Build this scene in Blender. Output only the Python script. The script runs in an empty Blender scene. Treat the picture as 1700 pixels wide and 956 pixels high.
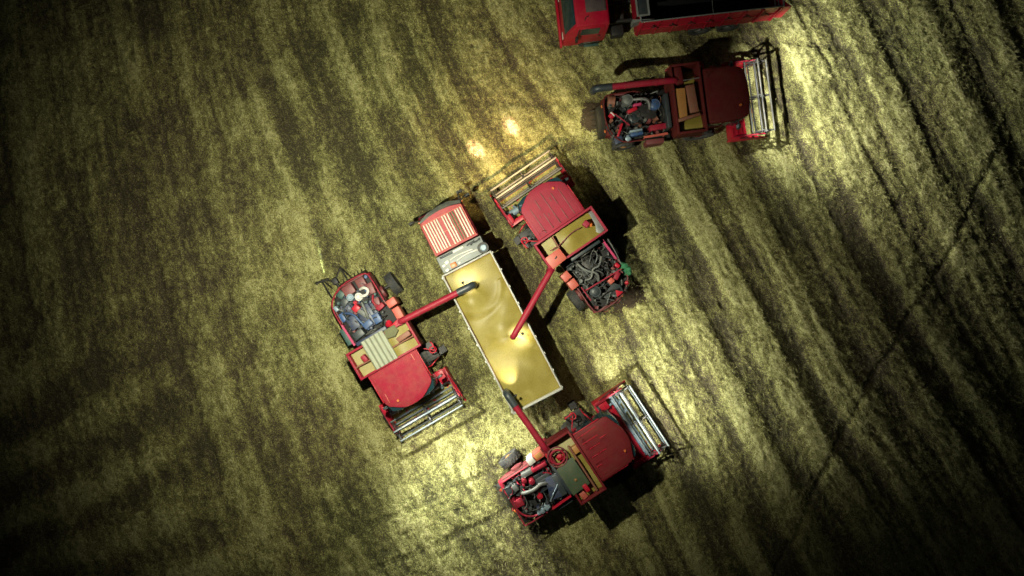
import bpy, bmesh, math, random
import numpy as np
from mathutils import Vector, Matrix

SC = bpy.context.scene
COL = SC.collection
R = math.radians
CAM_H = 33.0

# ------------------------------------------------------------------ materials
def new_mat(name):
    m = bpy.data.materials.new(name); m.use_nodes = True
    nt = m.node_tree
    return m, nt, nt.nodes['Principled BSDF']

def N(nt, typ, **kw):
    n = nt.nodes.new(typ)
    for k, v in kw.items(): setattr(n, k, v)
    return n

def noise(nt, vec, scale, detail=4, rough=0.6):
    n = N(nt, 'ShaderNodeTexNoise'); n.inputs['Scale'].default_value = scale
    n.inputs['Detail'].default_value = detail; n.inputs['Roughness'].default_value = rough
    nt.links.new(vec, n.inputs['Vector']); return n.outputs['Fac']

def ramp(nt, fac, stops):
    r = N(nt, 'ShaderNodeValToRGB'); e = r.color_ramp.elements
    e[0].position, e[0].color = stops[0][0], (*stops[0][1], 1)
    e[1].position, e[1].color = stops[-1][0], (*stops[-1][1], 1)
    for p, c in stops[1:-1]:
        x = e.new(p); x.color = (*c, 1)
    nt.links.new(fac, r.inputs['Fac']); return r.outputs['Color']

def mix(nt, fac, a, b, mode='MIX'):
    n = N(nt, 'ShaderNodeMix', data_type='RGBA', blend_type=mode)
    for sock, v in ((n.inputs['Factor'], fac), (n.inputs[6], a), (n.inputs[7], b)):
        if hasattr(v, 'is_output'): nt.links.new(v, sock)
        elif isinstance(v, (int, float)): sock.default_value = v
        else: sock.default_value = (*v, 1)
    return n.outputs[2]

def surf(name, base, rough=0.5, metal=0.0, dust=(0.30, 0.25, 0.14), amount=0.3, scale=3.0, spec=0.5, coat=0.0, bump=0.0):
    """Painted or bare surface with field dust lying on it in patches."""
    m, nt, b = new_mat(name)
    co = N(nt, 'ShaderNodeTexCoord').outputs['Object']
    f1 = noise(nt, co, scale, 6, 0.68)
    f2 = noise(nt, co, scale * 9, 4, 0.6)
    f = ramp(nt, f1, [(0.38, (0, 0, 0)), (0.72, (1, 1, 1))])
    g = ramp(nt, f2, [(0.35, (0.25,) * 3), (0.7, (1, 1, 1))])
    fac = mix(nt, 1.0, f, g, 'MULTIPLY')
    fac = mix(nt, 1.0, fac, (amount,) * 3, 'MULTIPLY')
    dark = mix(nt, 0.5, base, tuple(c * 0.6 for c in base))
    f3 = noise(nt, co, scale * 0.9, 5, 0.7)
    v = mix(nt, ramp(nt, f3, [(0.30, (1, 1, 1)), (0.62, (0, 0, 0))]), mix(nt, f2, dark, base), tuple(c * 0.72 + 0.004 for c in base))
    c = mix(nt, fac, v, dust)
    nt.links.new(c, b.inputs['Base Color'])
    rr = N(nt, 'ShaderNodeMapRange'); nt.links.new(fac, rr.inputs['Value'])
    rr.inputs['To Min'].default_value = rough; rr.inputs['To Max'].default_value = min(1, rough + 0.45)
    nt.links.new(rr.outputs['Result'], b.inputs['Roughness'])
    b.inputs['Metallic'].default_value = metal
    b.inputs['Specular IOR Level'].default_value = spec
    b.inputs['Coat Weight'].default_value = coat
    if bump:
        bp = N(nt, 'ShaderNodeBump'); bp.inputs['Strength'].default_value = bump; bp.inputs['Distance'].default_value = 0.02
        nt.links.new(f2, bp.inputs['Height']); nt.links.new(bp.outputs['Normal'], b.inputs['Normal'])
    return m

M = {}
M['red'] = surf('red_paint', (0.29, 0.007, 0.030), 0.5, amount=0.14, spec=0.25)
M['roof_red'] = surf('roof_red_paint', (0.31, 0.009, 0.032), 0.62, amount=0.22, scale=3.0, spec=0.2)
M['pink_red'] = surf('sun_faded_red_paint', (0.30, 0.018, 0.042), 0.6, amount=0.16, scale=2.0, spec=0.25, dust=(0.30,0.16,0.14))
M['deep_red'] = surf('dimmed_red_paint', (0.105, 0.010, 0.011), 0.65, amount=0.08, scale=2.0, spec=0.15)  # combine D's weak light is put into this darker red; wheel rims share it
M['wine'] = surf('wine_red_paint', (0.17, 0.010, 0.016), 0.6, amount=0.10, scale=2.0, spec=0.2)
M['truck_red'] = surf('crimson_truck_paint', (0.44, 0.004, 0.030), 0.38, amount=0.14, scale=1.5, spec=0.35)
M['reel_bar'] = surf('scuffed_reel_bar', (0.085, 0.108, 0.122), 0.6, metal=0.0, amount=0.35, scale=5, spec=0.3)
M['reel_dark'] = surf('dark_reel_bar', (0.022, 0.024, 0.026), 0.6, amount=0.35, scale=5, spec=0.3)
M['reel_pale'] = surf('pale_reel_bar', (0.19, 0.18, 0.165), 0.6, amount=0.35, scale=5, spec=0.3)
M['well'] = surf('near_black_well', (0.006, 0.006, 0.007), 0.7, amount=0.15, dust=(0.06, 0.05, 0.03), scale=6)  # near-black deck colour with a little brown dust
M['bright_red'] = surf('bright_red_paint', (0.48, 0.005, 0.028), 0.4, amount=0.12, spec=0.3)
M['salmon'] = surf('dusty_salmon_paint', (0.52, 0.09, 0.065), 0.5, amount=0.3)
M['orange'] = surf('orange_plastic', (0.65, 0.16, 0.03), 0.4, amount=0.15)
M['magenta'] = surf('faded_pink_paint', (0.48, 0.035, 0.13), 0.4, amount=0.15)
M['black'] = surf('black_rubber', (0.012, 0.012, 0.013), 0.6, amount=0.12)
M['tyre'] = surf('tyre_rubber', (0.022, 0.026, 0.032), 0.75, amount=0.3, scale=5, bump=0.3)
M['dark'] = surf('oily_dark_steel', (0.020, 0.020, 0.022), 0.5, metal=0.2, amount=0.35, dust=(0.10, 0.08, 0.05), scale=6)
M['slate'] = surf('dark_blue_grey_plastic', (0.022, 0.034, 0.044), 0.45, amount=0.15)
M['navy'] = surf('navy_blue_paint', (0.014, 0.030, 0.085), 0.45, amount=0.35)
M['blue'] = surf('engine_blue_paint', (0.02, 0.075, 0.22), 0.45, amount=0.35)
M['paleblue'] = surf('pale_blue_metal', (0.24, 0.33, 0.41), 0.45, metal=0.1, amount=0.4)
M['teal'] = surf('dark_teal_mesh', (0.020, 0.075, 0.070), 0.5, amount=0.2, scale=8)
M['green'] = surf('green_cloth', (0.025, 0.17, 0.075), 0.8, amount=0.1, scale=8)
M['steel'] = surf('worn_steel', (0.42, 0.43, 0.43), 0.38, metal=0.75, amount=0.35, scale=5)
M['grey'] = surf('grey_castiron', (0.13, 0.145, 0.15), 0.55, metal=0.2, amount=0.45, scale=6)
M['white'] = surf('off_white_paint', (0.66, 0.65, 0.60), 0.45, amount=0.35, scale=4)
M['deck'] = surf('grey_deck_plate', (0.22, 0.24, 0.24), 0.5, metal=0.1, amount=0.4, scale=4)
M['visor'] = surf('smoked_visor', (0.050, 0.056, 0.050), 0.4, amount=0.3)
M['faded'] = surf('bleached_red_paint', (0.40, 0.065, 0.080), 0.6, amount=0.35, spec=0.25)
M['hatch'] = surf('tinted_hatch', (0.085, 0.060, 0.066), 0.35, amount=0.2)
M['rim_white'] = surf('pale_bed_rim', (0.40, 0.41, 0.39), 0.5, amount=0.4, scale=5)
M['slat'] = surf('cream_painted_slat', (0.62, 0.56, 0.46), 0.55, amount=0.4, scale=5)
M['brown'] = surf('rusty_brown_steel', (0.22, 0.075, 0.045), 0.6, amount=0.3, scale=5)
M['tan'] = surf('ochre_painted_tin', (0.42, 0.19, 0.05), 0.45, amount=0.25, scale=4)
M['maroon'] = surf('maroon_paint', (0.16, 0.025, 0.035), 0.5, amount=0.25)
M['olive'] = surf('olive_canvas', (0.11, 0.115, 0.055), 0.8, amount=0.35, scale=5)
M['cover_green'] = surf('dark_green_tarpaulin', (0.055, 0.085, 0.045), 0.5, amount=0.25, scale=3, bump=0.2)
M['cover_grey'] = surf('weathered_corrugated_sheet', (0.24, 0.26, 0.19), 0.5, metal=0.15, amount=0.35, scale=3)
M['bed_shade'] = surf('shade_black_bed', (0.004, 0.004, 0.006), 0.8, amount=0.02, spec=0.2)  # shade inside the deep bed, put into a near-black colour
M['chaff'] = surf('dark_chaff', (0.045, 0.032, 0.022), 0.95, amount=0.3, scale=9, spec=0.1, dust=(0.12, 0.095, 0.05))

def glass_mat():
    m, nt, b = new_mat('tinted_cab_glass')
    b.inputs['Base Color'].default_value = (0.012, 0.035, 0.045, 1)
    b.inputs['Roughness'].default_value = 0.12
    return m
M['glass'] = glass_mat()

def lamp_mat():
    m, nt, b = new_mat('lamp_lens')
    b.inputs['Base Color'].default_value = (0.8, 0.8, 0.75, 1)
    b.inputs['Emission Color'].default_value = (1.0, 0.93, 0.78, 1)
    b.inputs['Emission Strength'].default_value = 2.0
    return m
M['lamp'] = lamp_mat()

def grain_mat():
    m, nt, b = new_mat('wheat_grain')
    co = N(nt, 'ShaderNodeTexCoord').outputs['Object']
    f = noise(nt, co, 34, 5, 0.8); g = noise(nt, co, 1.6, 4, 0.5)
    a = ramp(nt, f, [(0.28, (0.13, 0.102, 0.018)), (0.66, (0.29, 0.236, 0.048))])
    c = ramp(nt, g, [(0.35, (0.88, 0.86, 0.80)), (0.65, (1.0, 1.0, 1.0))])
    sw = N(nt, 'ShaderNodeTexNoise'); sw.inputs['Scale'].default_value = 0.55; sw.inputs['Detail'].default_value = 2; sw.inputs['Distortion'].default_value = 1.0; nt.links.new(co, sw.inputs['Vector'])
    pale = ramp(nt, sw.outputs['Fac'], [(0.52, (0, 0, 0)), (0.60, (0.16, 0.16, 0.16)), (0.70, (0.02, 0.02, 0.02))])
    nt.links.new(mix(nt, pale, mix(nt, 1.0, a, c, 'MULTIPLY'), (0.42, 0.36, 0.15)), b.inputs['Base Color'])
    b.inputs['Roughness'].default_value = 0.5
    b.inputs['Specular IOR Level'].default_value = 0.4
    bp = N(nt, 'ShaderNodeBump'); bp.inputs['Strength'].default_value = 0.3; bp.inputs['Distance'].default_value = 0.012
    nt.links.new(f, bp.inputs['Height']); nt.links.new(bp.outputs['Normal'], b.inputs['Normal'])
    return m
M['grain'] = grain_mat()

# ------------------------------------------------------------------ mesh helper
class MB:
    def __init__(self): self.bm = bmesh.new()
    def _xf(self, vs, mat):
        for v in vs: v.co = mat @ v.co
    def box(self, c, s, rot=(0, 0, 0), bevel=0.012):
        r = bmesh.ops.create_cube(self.bm, size=1.0); vs = r['verts']
        for v in vs: v.co = Vector((v.co.x * s[0], v.co.y * s[1], v.co.z * s[2]))
        from mathutils import Euler
        mt = Matrix.Translation(c) @ Euler(rot).to_matrix().to_4x4()
        self._xf(vs, mt)
        if bevel > 0:
            es = list({e for v in vs for e in v.link_edges})
            bmesh.ops.bevel(self.bm, geom=es, offset=min(bevel, min(s) * 0.3), segments=2, affect='EDGES', profile=0.5)
        return self
    def span(self, a, b, bevel=0.012):
        c = [(a[i] + b[i]) / 2 for i in range(3)]; s = [abs(b[i] - a[i]) for i in range(3)]
        return self.box(c, s, (0, 0, 0), bevel)
    def cyl(self, p0, p1, r, r2=None, seg=20, cap=True):
        p0, p1 = Vector(p0), Vector(p1); d = p1 - p0
        q = d.to_track_quat('Z', 'Y').to_matrix().to_4x4()
        x = bmesh.ops.create_cone(self.bm, cap_ends=cap, cap_tris=False, segments=seg, radius1=r,
                                  radius2=r if r2 is None else r2, depth=d.length)
        self._xf(x['verts'], Matrix.Translation((p0 + p1) / 2) @ q)
        return self
    def bar(self, p0, p1, w, h):
        p0, p1 = Vector(p0), Vector(p1); d = p1 - p0
        q = d.to_track_quat('X', 'Z').to_matrix().to_4x4()
        r = bmesh.ops.create_cube(self.bm, size=1.0); vs = r['verts']
        for v in vs: v.co = Vector((v.co.x * d.length, v.co.y * w, v.co.z * h))
        self._xf(vs, Matrix.Translation((p0 + p1) / 2) @ q)
        return self
    def tube(self, pts, r, seg=10, closed=False, smooth=2):
        P = [Vector(p) for p in pts]
        for _ in range(smooth):                      # corner cutting gives bends
            Q = []
            n = len(P)
            if not closed: Q.append(P[0])
            for i in range(n if closed else n - 1):
                a, b = P[i], P[(i + 1) % n]
                Q += [a.lerp(b, 0.25), a.lerp(b, 0.75)]
            if not closed: Q.append(P[-1])
            P = Q
        n = len(P); rings = []; up = Vector((0.13, 0.27, 0.95))
        for i in range(n):
            t = (P[(i + 1) % n] - P[i - 1]) if closed else (P[min(i + 1, n - 1)] - P[max(i - 1, 0)])
            if t.length < 1e-9: t = Vector((1, 0, 0))
            t.normalize(); a = t.cross(up)
            if a.length < 1e-3: a = t.cross(Vector((1, 0, 0)))
            a.normalize(); b = t.cross(a)
            rings.append([self.bm.verts.new(P[i] + (a * math.cos(2 * math.pi * k / seg) + b * math.sin(2 * math.pi * k / seg)) * r) for k in range(seg)])
        for i in range(n if closed else n - 1):
            A, B = rings[i], rings[(i + 1) % n]
            for k in range(seg): self.bm.faces.new((A[k], A[(k + 1) % seg], B[(k + 1) % seg], B[k]))
        if not closed:
            self.bm.faces.new(rings[0][::-1]); self.bm.faces.new(rings[-1])
        return self
    def prism(self, outline, z0, z1, bevel=0.02, top_scale=1.0):
        n = len(outline); cx = sum(p[0] for p in outline) / n; cy = sum(p[1] for p in outline) / n
        lo = [self.bm.verts.new((x, y, z0)) for x, y in outline]
        hi = [self.bm.verts.new((cx + (x - cx) * top_scale, cy + (y - cy) * top_scale, z1)) for x, y in outline]
        fs = [self.bm.faces.new(lo[::-1]), self.bm.faces.new(hi)]
        for i in range(n): fs.append(self.bm.faces.new((lo[i], lo[(i + 1) % n], hi[(i + 1) % n], hi[i])))
        if bevel:
            bmesh.ops.bevel(self.bm, geom=[e for e in fs[1].edges], offset=bevel, segments=2, affect='EDGES', profile=0.5)
        return self
    def profile(self, pts, y0, y1, bevel=0.02):
        """x,z outline pushed along y"""
        a = [self.bm.verts.new((x, y0, z)) for x, z in pts]; b = [self.bm.verts.new((x, y1, z)) for x, z in pts]
        n = len(pts); fs = [self.bm.faces.new(a), self.bm.faces.new(b[::-1])]
        for i in range(n): fs.append(self.bm.faces.new((a[(i + 1) % n], a[i], b[i], b[(i + 1) % n])))
        if bevel:
            bmesh.ops.bevel(self.bm, geom=list({e for f in fs for e in f.edges}), offset=bevel, segments=2, affect='EDGES', profile=0.5)
        return self
    def blob(self, c, r, sub=2, jitter=0.15, seed=0, squash=1.0):
        rnd = random.Random(seed)
        x = bmesh.ops.create_icosphere(self.bm, subdivisions=sub, radius=1.0)
        for v in x['verts']:
            k = 1 + rnd.uniform(-jitter, jitter)
            v.co = Vector((c[0] + v.co.x * r * k, c[1] + v.co.y * r * k, c[2] + v.co.z * r * k * squash))
        return self
    def grid(self, x0, x1, y0, y1, nx, ny, fz):
        V = [[self.bm.verts.new((x0 + (x1 - x0) * i / nx, y0 + (y1 - y0) * j / ny,
                                 fz(x0 + (x1 - x0) * i / nx, y0 + (y1 - y0) * j / ny))) for j in range(ny + 1)] for i in range(nx + 1)]
        for i in range(nx):
            for j in range(ny): self.bm.faces.new((V[i][j], V[i + 1][j], V[i + 1][j + 1], V[i][j + 1]))
        return self
    def build(self, name, mat, parent=None, smooth=True):
        bmesh.ops.recalc_face_normals(self.bm, faces=self.bm.faces)
        me = bpy.data.meshes.new(name); self.bm.to_mesh(me); self.bm.free()
        me.materials.append(M[mat] if isinstance(mat, str) else mat)
        if smooth and len(me.polygons):
            me.polygons.foreach_set('use_smooth', [True] * len(me.polygons))
            me.set_sharp_from_angle(angle=R(38))
        o = bpy.data.objects.new(name, me); COL.objects.link(o)
        if parent is not None: o.parent = parent
        return o

def empty(name, loc, heading):
    o = bpy.data.objects.new(name, None); COL.objects.link(o)
    o.location = loc; o.rotation_euler = (0, 0, heading); o.empty_display_size = 0.5
    return o

def tag(o, label, cat, group=None, kind=None):
    o['label'] = label; o['category'] = cat
    if group: o['group'] = group
    if kind: o['kind'] = kind
    return o

def spot(name, loc, target, power, size, blend, color, parent=None, radius=0.05):
    l = bpy.data.lights.new(name, 'SPOT'); l.energy = power; l.spot_size = R(size); l.spot_blend = blend
    l.color = color; l.shadow_soft_size = radius
    o = bpy.data.objects.new(name, l); COL.objects.link(o); o.location = loc
    o.rotation_euler = (Vector(target) - Vector(loc)).to_track_quat('-Z', 'Y').to_euler()
    if parent is not None: o.parent = parent
    return o

# ------------------------------------------------------------------ wheels
def wheel(parent, x, y, rad, wid, steer=0.0, rim='deep_red'):
    """tyre with chevron lugs; rim is its sub-part"""
    m = MB(); h = wid / 2
    prof = [(rad * 0.58, -h * 0.8), (rad * 0.80, -h), (rad * 0.95, -h * 0.92), (rad, -h * 0.6), (rad, h * 0.6), (rad * 0.95, h * 0.92), (rad * 0.80, h), (rad * 0.58, h * 0.8)]
    seg = 32; rings = []
    c, s = math.cos(steer), math.sin(steer)
    def P(r, t, yy):
        a, b = r * math.cos(t), yy
        return (x + a * c - b * s, y + a * s + b * c, rad + r * math.sin(t))
    for k in range(seg):
        t = 2 * math.pi * k / seg
        rings.append([m.bm.verts.new(P(r, t, yy)) for r, yy in prof])
    n = len(prof)
    for k in range(seg):
        A, B = rings[k], rings[(k + 1) % seg]
        for i in range(n): m.bm.faces.new((A[i], A[(i + 1) % n], B[(i + 1) % n], B[i]))
    nl = 18
    for k in range(nl):
        t = 2 * math.pi * k / nl
        for sd in (-1, 1):
            t2 = t + (0.17 if sd > 0 else 0.0)
            q = [m.bm.verts.new(P(r, tt, yy)) for r, tt, yy in
                 ((rad * 0.97, t2, sd * h * 0.02), (rad * 0.97, t2 + 0.13, sd * h * 0.02), (rad * 0.97, t2 + 0.30, sd * h * 0.98), (rad * 0.97, t2 + 0.17, sd * h * 0.98),
                  (rad * 1.035, t2 + 0.02, sd * h * 0.04), (rad * 1.035, t2 + 0.11, sd * h * 0.04), (rad * 1.02, t2 + 0.28, sd * h * 0.95), (rad * 1.02, t2 + 0.19, sd * h * 0.95))]
            for f in ((4, 5, 6, 7), (0, 1, 5, 4), (1, 2, 6, 5), (2, 3, 7, 6), (3, 0, 4, 7)): m.bm.faces.new([q[i] for i in f])
    w = m.build('wheel', 'tyre', parent)
    r = MB()
    r.cyl(P(0, 0, -h * 0.5), P(0, 0, h * 0.5), rad * 0.585, seg=28)
    r.cyl(P(0, 0, -h * 0.85), P(0, 0, h * 0.85), rad * 0.2, seg=16)
    for k in range(6):
        t = math.pi * k / 3; r.cyl(P(rad * .36, t, -h * .58), P(rad * .36, t, h * .58), 0.02, seg=8)
    r.build('rim', rim, w)
    return w

# ------------------------------------------------------------------ combine harvester
DUSTY = {}
def roof_outline(k=1.0):
    pts = [(0.02, -1.13), (0.7, -1.12), (1.40, -1.09), (1.56, -1.0), (1.84, -0.56), (1.92, -0.36), (1.95, -0.12)]
    if k == 'blunt': pts = [(0.02, -1.13), (0.7, -1.13), (1.48, -1.10), (1.64, -1.02), (1.86, -0.48), (1.92, -0.3), (1.94, -0.1)]
    if k == 'square': pts = [(0.02, -1.13), (0.6, -1.13), (1.1, -1.12), (1.5, -1.09), (1.72, -1.03), (1.84, -0.92), (1.91, -0.5), (1.94, -0.2)]
    return pts + [(x, -y) for x, y in pts[::-1]]

def roof_z(x, y):
    return 0.045 * (1 - (y / 1.15) ** 2) - 0.035 * max(0, x - 1.0) ** 2

def make_combine(spec):
    t = empty('combine_harvester', (*spec['at'], 0), R(spec['heading']))
    tag(t, spec['label'], 'combine harvester', 'combine harvesters working around the trucks')
    red = spec.get('red', 'red'); P = lambda m, n, mat: m.build(n, mat, t)
    # ---- hull
    m = MB()
    m.profile([(-3.55, 0.75), (-3.95, 1.15), (-3.9, 1.70), (-1.2, 1.70), (0.05, 1.70), (0.05, 0.75), (-0.9, 0.60)], -0.82, 0.82, 0.03)
    body = P(m, 'body', red)
    m = MB(); m.span((-3.75, 0.822, 0.95), (-2.0, 0.85, 1.55)); m.span((-3.75, -0.85, 0.95), (-2.4, -0.822, 1.55)); m.build('side_panel', 'maroon', body)
    m = MB(); m.cyl((0.35, -0.95, 0.66), (0.35, 0.95, 0.66), 0.11); m.cyl((-3.05, -1.05, 0.47), (-3.05, 1.15, 0.47), 0.07)
    m.span((-3.3, -0.12, 0.42), (-2.8, 0.12, 0.75)); m.span((-3.2, -0.5, 0.55), (0.6, -0.38, 0.75)); m.span((-3.2, 0.38, 0.55), (0.6, 0.5, 0.75))
    P(m, 'chassis', 'dark')
    # engine deck, a dark well with an uneven floor
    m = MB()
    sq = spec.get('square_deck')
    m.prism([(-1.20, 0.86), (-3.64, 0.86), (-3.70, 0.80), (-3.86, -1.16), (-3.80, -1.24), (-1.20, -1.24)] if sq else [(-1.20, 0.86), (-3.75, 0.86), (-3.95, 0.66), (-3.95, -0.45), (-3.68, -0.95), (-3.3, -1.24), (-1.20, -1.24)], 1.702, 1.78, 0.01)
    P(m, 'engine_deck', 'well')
    rail = spec.get('rail', red)
    m = MB()
    m.tube([(-2.4, 0.86, 2.12), (-3.66, 0.86, 2.12), (-3.72, 0.80, 2.12), (-3.88, -1.18, 2.12), (-3.82, -1.26, 2.12), (-2.4, -1.26, 2.12)] if sq else [(-2.5, 0.86, 2.12), (-3.72, 0.86, 2.12), (-3.95, 0.70, 2.12), (-3.97, -0.42, 2.12), (-3.66, -1.0, 2.12), (-3.3, -1.27, 2.12), (-2.4, -1.27, 2.12)], 0.032, smooth=1)
    for x, y in ((-3.70, 0.85), (-3.95, 0.6), (-3.96, -0.40), (-3.64, -0.98), (-3.3, -1.22), (-2.6, -1.22), (-2.6, 0.84)):
        m.cyl((x, y, 1.75), (x, y, 2.12), 0.02, seg=8)
    P(m, 'deck_rail', rail)
    for a_, b_ in (((-3.72, 0.80, 1.78), (-2.3, 0.86, 2.02)), ((-3.93, -0.40, 1.78), (-3.88, 0.62, 2.0)) if not sq else ((-3.80, -.6, 1.78), (-3.74, .3, 2.0)), ((-3.3, -1.24, 1.78), (-2.5, -1.19, 2.0))):
        m = MB(); m.span(a_, b_); P(m, 'deck_coaming', spec.get('coaming', 'maroon'))
    # straw hood at the tail
    m = MB(); m.profile([(-3.85, 0.75), (-4.18, 0.62), (-4.15, 1.05), (-3.92, 1.55)], -0.75, 0.62, 0.02)
    for k in range(8): m.cyl((-4.1, -0.7 + k * 0.18, 0.72), (-4.34, -0.72 + k * 0.19, 0.55), 0.018, seg=6)
    P(m, 'straw_chopper', 'dark')
    # ---- grain tank
    x0, x1, hy, zt, zb, th = -1.22, -0.02, 1.42, 3.30, 1.72, 0.05
    m = MB()
    m.span((x0, -hy, 2.25), (x0 + th, hy, zt)); m.span((x1 - th, -hy, 2.25), (x1, hy, zt))
    m.span((x0 + th, -hy, 2.25), (x1 - th, -hy + th, zt)); m.span((x0 + th, hy - th, 2.25), (x1 - th, hy, zt))
    m.prism([(x0 + .03, -1.0), (x1 - .03, -1.0), (x1 - .03, 1.0), (x0 + .03, 1.0)], 1.704, 2.26, 0)
    for s in (-1, 1):
        m.bar((x0 + .6, s * 1.0, 1.9), (x0 + .6, s * 1.40, 2.28), x1 - x0 - .02, 0.04)
    for k in range(4):
        y = -1.1 + k * 0.73
        m.span((x0 - 0.03, y - 0.03, 2.3), (x0 - 0.002, y + 0.03, 3.2))
    tank = P(m, 'grain_tank', spec.get('tank', red))
    m = MB(); w = 0.065                              # flanged rim
    m.span((x0 - .03, -hy - .03, zt), (x0 + w, hy + .03, zt + .035)); m.span((x1 - w, -hy - .03, zt), (x1 + .03, hy + .03, zt + .035))
    m.span((x0 + w, -hy - .03, zt), (x1 - w, -hy + w, zt + .033)); m.span((x0 + w, hy - w, zt), (x1 - w, hy + .03, zt + .033))
    m.build('rim', spec.get('rim', spec.get('tank', red)), tank)
    # ---- cab
    m = MB()
    m.prism([(0.08, -0.98), (1.2, -0.98), (1.55, -0.9), (1.55, 0.9), (1.2, 0.98), (0.08, 0.98)], 1.35, 1.75, 0.03)
    for x, y in ((0.1, -0.95), (0.1, 0.95), (1.02, -0.98), (1.02, 0.98), (1.62, -0.83), (1.62, 0.83)):
        m.bar((x, y, 1.7), (x * 1.01, y, 3.1), 0.07, 0.07)
    m.span((0.06, -0.95, 1.6), (0.12, 0.95, 3.1))
    cab = P(m, 'cab', red)
    m = MB()
    g = [(0.14, -0.94), (1.1, -1.0), (1.55, -1.10), (1.80, -1.00), (1.92, -0.66), (1.90, -0.25)]
    m.prism(g + [(x, -y) for x, y in g[::-1]], 1.76, 3.08, 0.04, 1.0)
    m.build('windscreen', 'glass', cab)
    m = MB(); rf = roof_outline(spec.get('roof_shape', 1.0)); top = []; n = 5
    # domed roof: rings shrinking towards the middle
    prev = [m.bm.verts.new((x, y, 3.08)) for x, y in rf]; base = prev
    for sc, dz in ((1.0, 3.16), (0.992, 3.185), (0.975, 3.195), (0.7, None), (0.4, None), (0.15, None)):
        cur = [m.bm.verts.new((0.95 + (x - 0.95) * sc, y * sc, (dz if dz else 3.19) + (roof_z(0.95 + (x - 0.95) * sc, y * sc)) * (1 if dz is None else 0.4))) for x, y in rf]
        for i in range(len(rf)): m.bm.faces.new((prev[i], prev[(i + 1) % len(rf)], cur[(i + 1) % len(rf)], cur[i]))
        prev = cur
    m.bm.faces.new(prev); m.bm.faces.new(base[::-1])
    if spec.get('ribs', True):
        for y in (-0.72, -0.36, 0.0, 0.36, 0.72):
            m.bar((0.15, y, 3.238 - 0.05 * y * y), (1.35 - abs(y) * .25, y, 3.225 - 0.05 * y * y), 0.045, 0.035)
    m.tube([(.12, -1.0, 3.20), (1.36, -.98, 3.185), (1.5, -.9, 3.18), (1.78, -.48, 3.18), (1.84, 0, 3.185), (1.78, .48, 3.18), (1.5, .9, 3.18), (1.36, .98, 3.185), (.12, 1.0, 3.20)], .016, seg=6, smooth=0)
    for x, y in ((0.25, 0.95), (0.3, -0.9), (1.25, -.62)): m.cyl((x, y, 3.17), (x, y, 3.24), 0.028, seg=10)
    roof = m.build('cab_roof', spec.get('roof', 'roof_red'), cab)
    for y in (-1.14, 1.14):
        m = MB(); m.span((0.03, y - .022, 3.09), (1.3, y + .022, 3.15)); m.build('gutter', spec.get('gutter', 'bright_red'), roof)
    for x_, y_, l_ in spec.get('seams', ()):
        m = MB(); z_ = 3.262 - 0.05 * y_ * y_; m.box((x_ + l_ / 2, y_, z_ - .012), (l_, .035, .018), (0, 0, .02 * math.sin(9 * y_ + x_)), .005); m.build('roof_seam', spec.get('seam_mat', 'maroon'), roof)
    m = MB(); m.cyl((1.5, -.55, 3.18), (1.5, -.55, 3.30), .05, seg=12); m.build('beacon', 'orange', roof)
    m = MB(); m.cyl((.3, .8, 3.2), (.22, .86, 3.75), .008, seg=6); m.build('aerial', 'black', roof)
    for y in (-0.66, -0.33, 0.33, 0.66):
        xx = 1.87 - 0.30 * y * y
        m = MB(); m.box((xx - .03, y, 3.00), (0.09, 0.15, 0.11)); h = P(m, 'headlamp', 'black')
        m = MB(); m.cyl((xx + .010, y, 2.995), (xx + .022, y, 2.988), 0.045); m.build('lens', 'lamp', h)
    for y, s in spec.get('mirrors', ((1.36, 1), (-1.30, -1))):
        xm = 0.36 if spec.get('rear_mirror') and s > 0 else 1.55
        m = MB(); m.tube([(xm - .1, s * 0.95, 2.7), (xm, y, 2.75)], 0.016, smooth=0); m.box((xm, y, 2.55), (0.09, 0.2, 0.36), (0, 0, 0.2 * s)); mi = P(m, 'mirror', 'slate')
        m = MB(); m.span((xm - .055, y - .085, 2.4), (xm - .047, y + .085, 2.7)); m.build('mirror_glass', 'paleblue', mi)
    # door and platform on the left
    m = MB(); m.span((0.25, 0.985, 1.5), (0.98, 1.01, 3.0)); d = P(m, 'door', 'glass')
    m = MB(); m.span((0.86, 1.012, 2.1), (0.93, 1.035, 2.25)); m.build('handle', 'black', d)
    m = MB(); m.span((0.05, 1.02, 1.25), (0.85, 1.62, 1.30))
    for k in range(5): m.span((0.1 + .15 * k, 1.04, 1.302), (0.13 + .15 * k, 1.6, 1.315), 0)
    P(m, 'platform', 'dark')
    m = MB()
    m.tube([(0.08, 1.62, 1.28), (0.08, 1.66, 2.15), (0.12, 1.72, 2.22), (0.42, 1.72, 2.22), (0.46, 1.66, 2.15), (0.46, 1.62, 1.28)], 0.026, smooth=1)
    m.tube([(0.1, 1.66, 1.8), (0.44, 1.66, 1.8)], 0.02, smooth=0)
    m.tube([(0.86, 1.55, 1.28), (0.88, 1.50, 2.3), (0.98, 1.25, 2.35), (0.98, 1.05, 2.0)], 0.026, smooth=1)
    m.tube([(0.46, 1.64, 2.1), (0.1, 1.18, 2.15), (0.05, 1.05, 2.1)], 0.024, smooth=1)
    m.tube([(0.30, 1.45, 2.0), (0.30, 1.72, 2.0), (0.55, 1.72, 2.0), (0.55, 1.45, 2.0)], 0.03, closed=True, smooth=1)
    P(m, 'handrail', 'bright_red')
    m = MB()
    for y in (0.5, 0.82): m.bar((y, 1.66, 1.25), (y, 1.86, 0.35), 0.05, 0.03)
    for k in range(4): m.span((0.5, 1.64 + k * .05, 1.05 - k * .22), (0.82, 1.76 + k * .05, 1.08 - k * .22), 0)
    P(m, 'ladder', 'dark')
    # ---- wheels
    ty = spec.get('tyre_y', 1.22)
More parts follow.
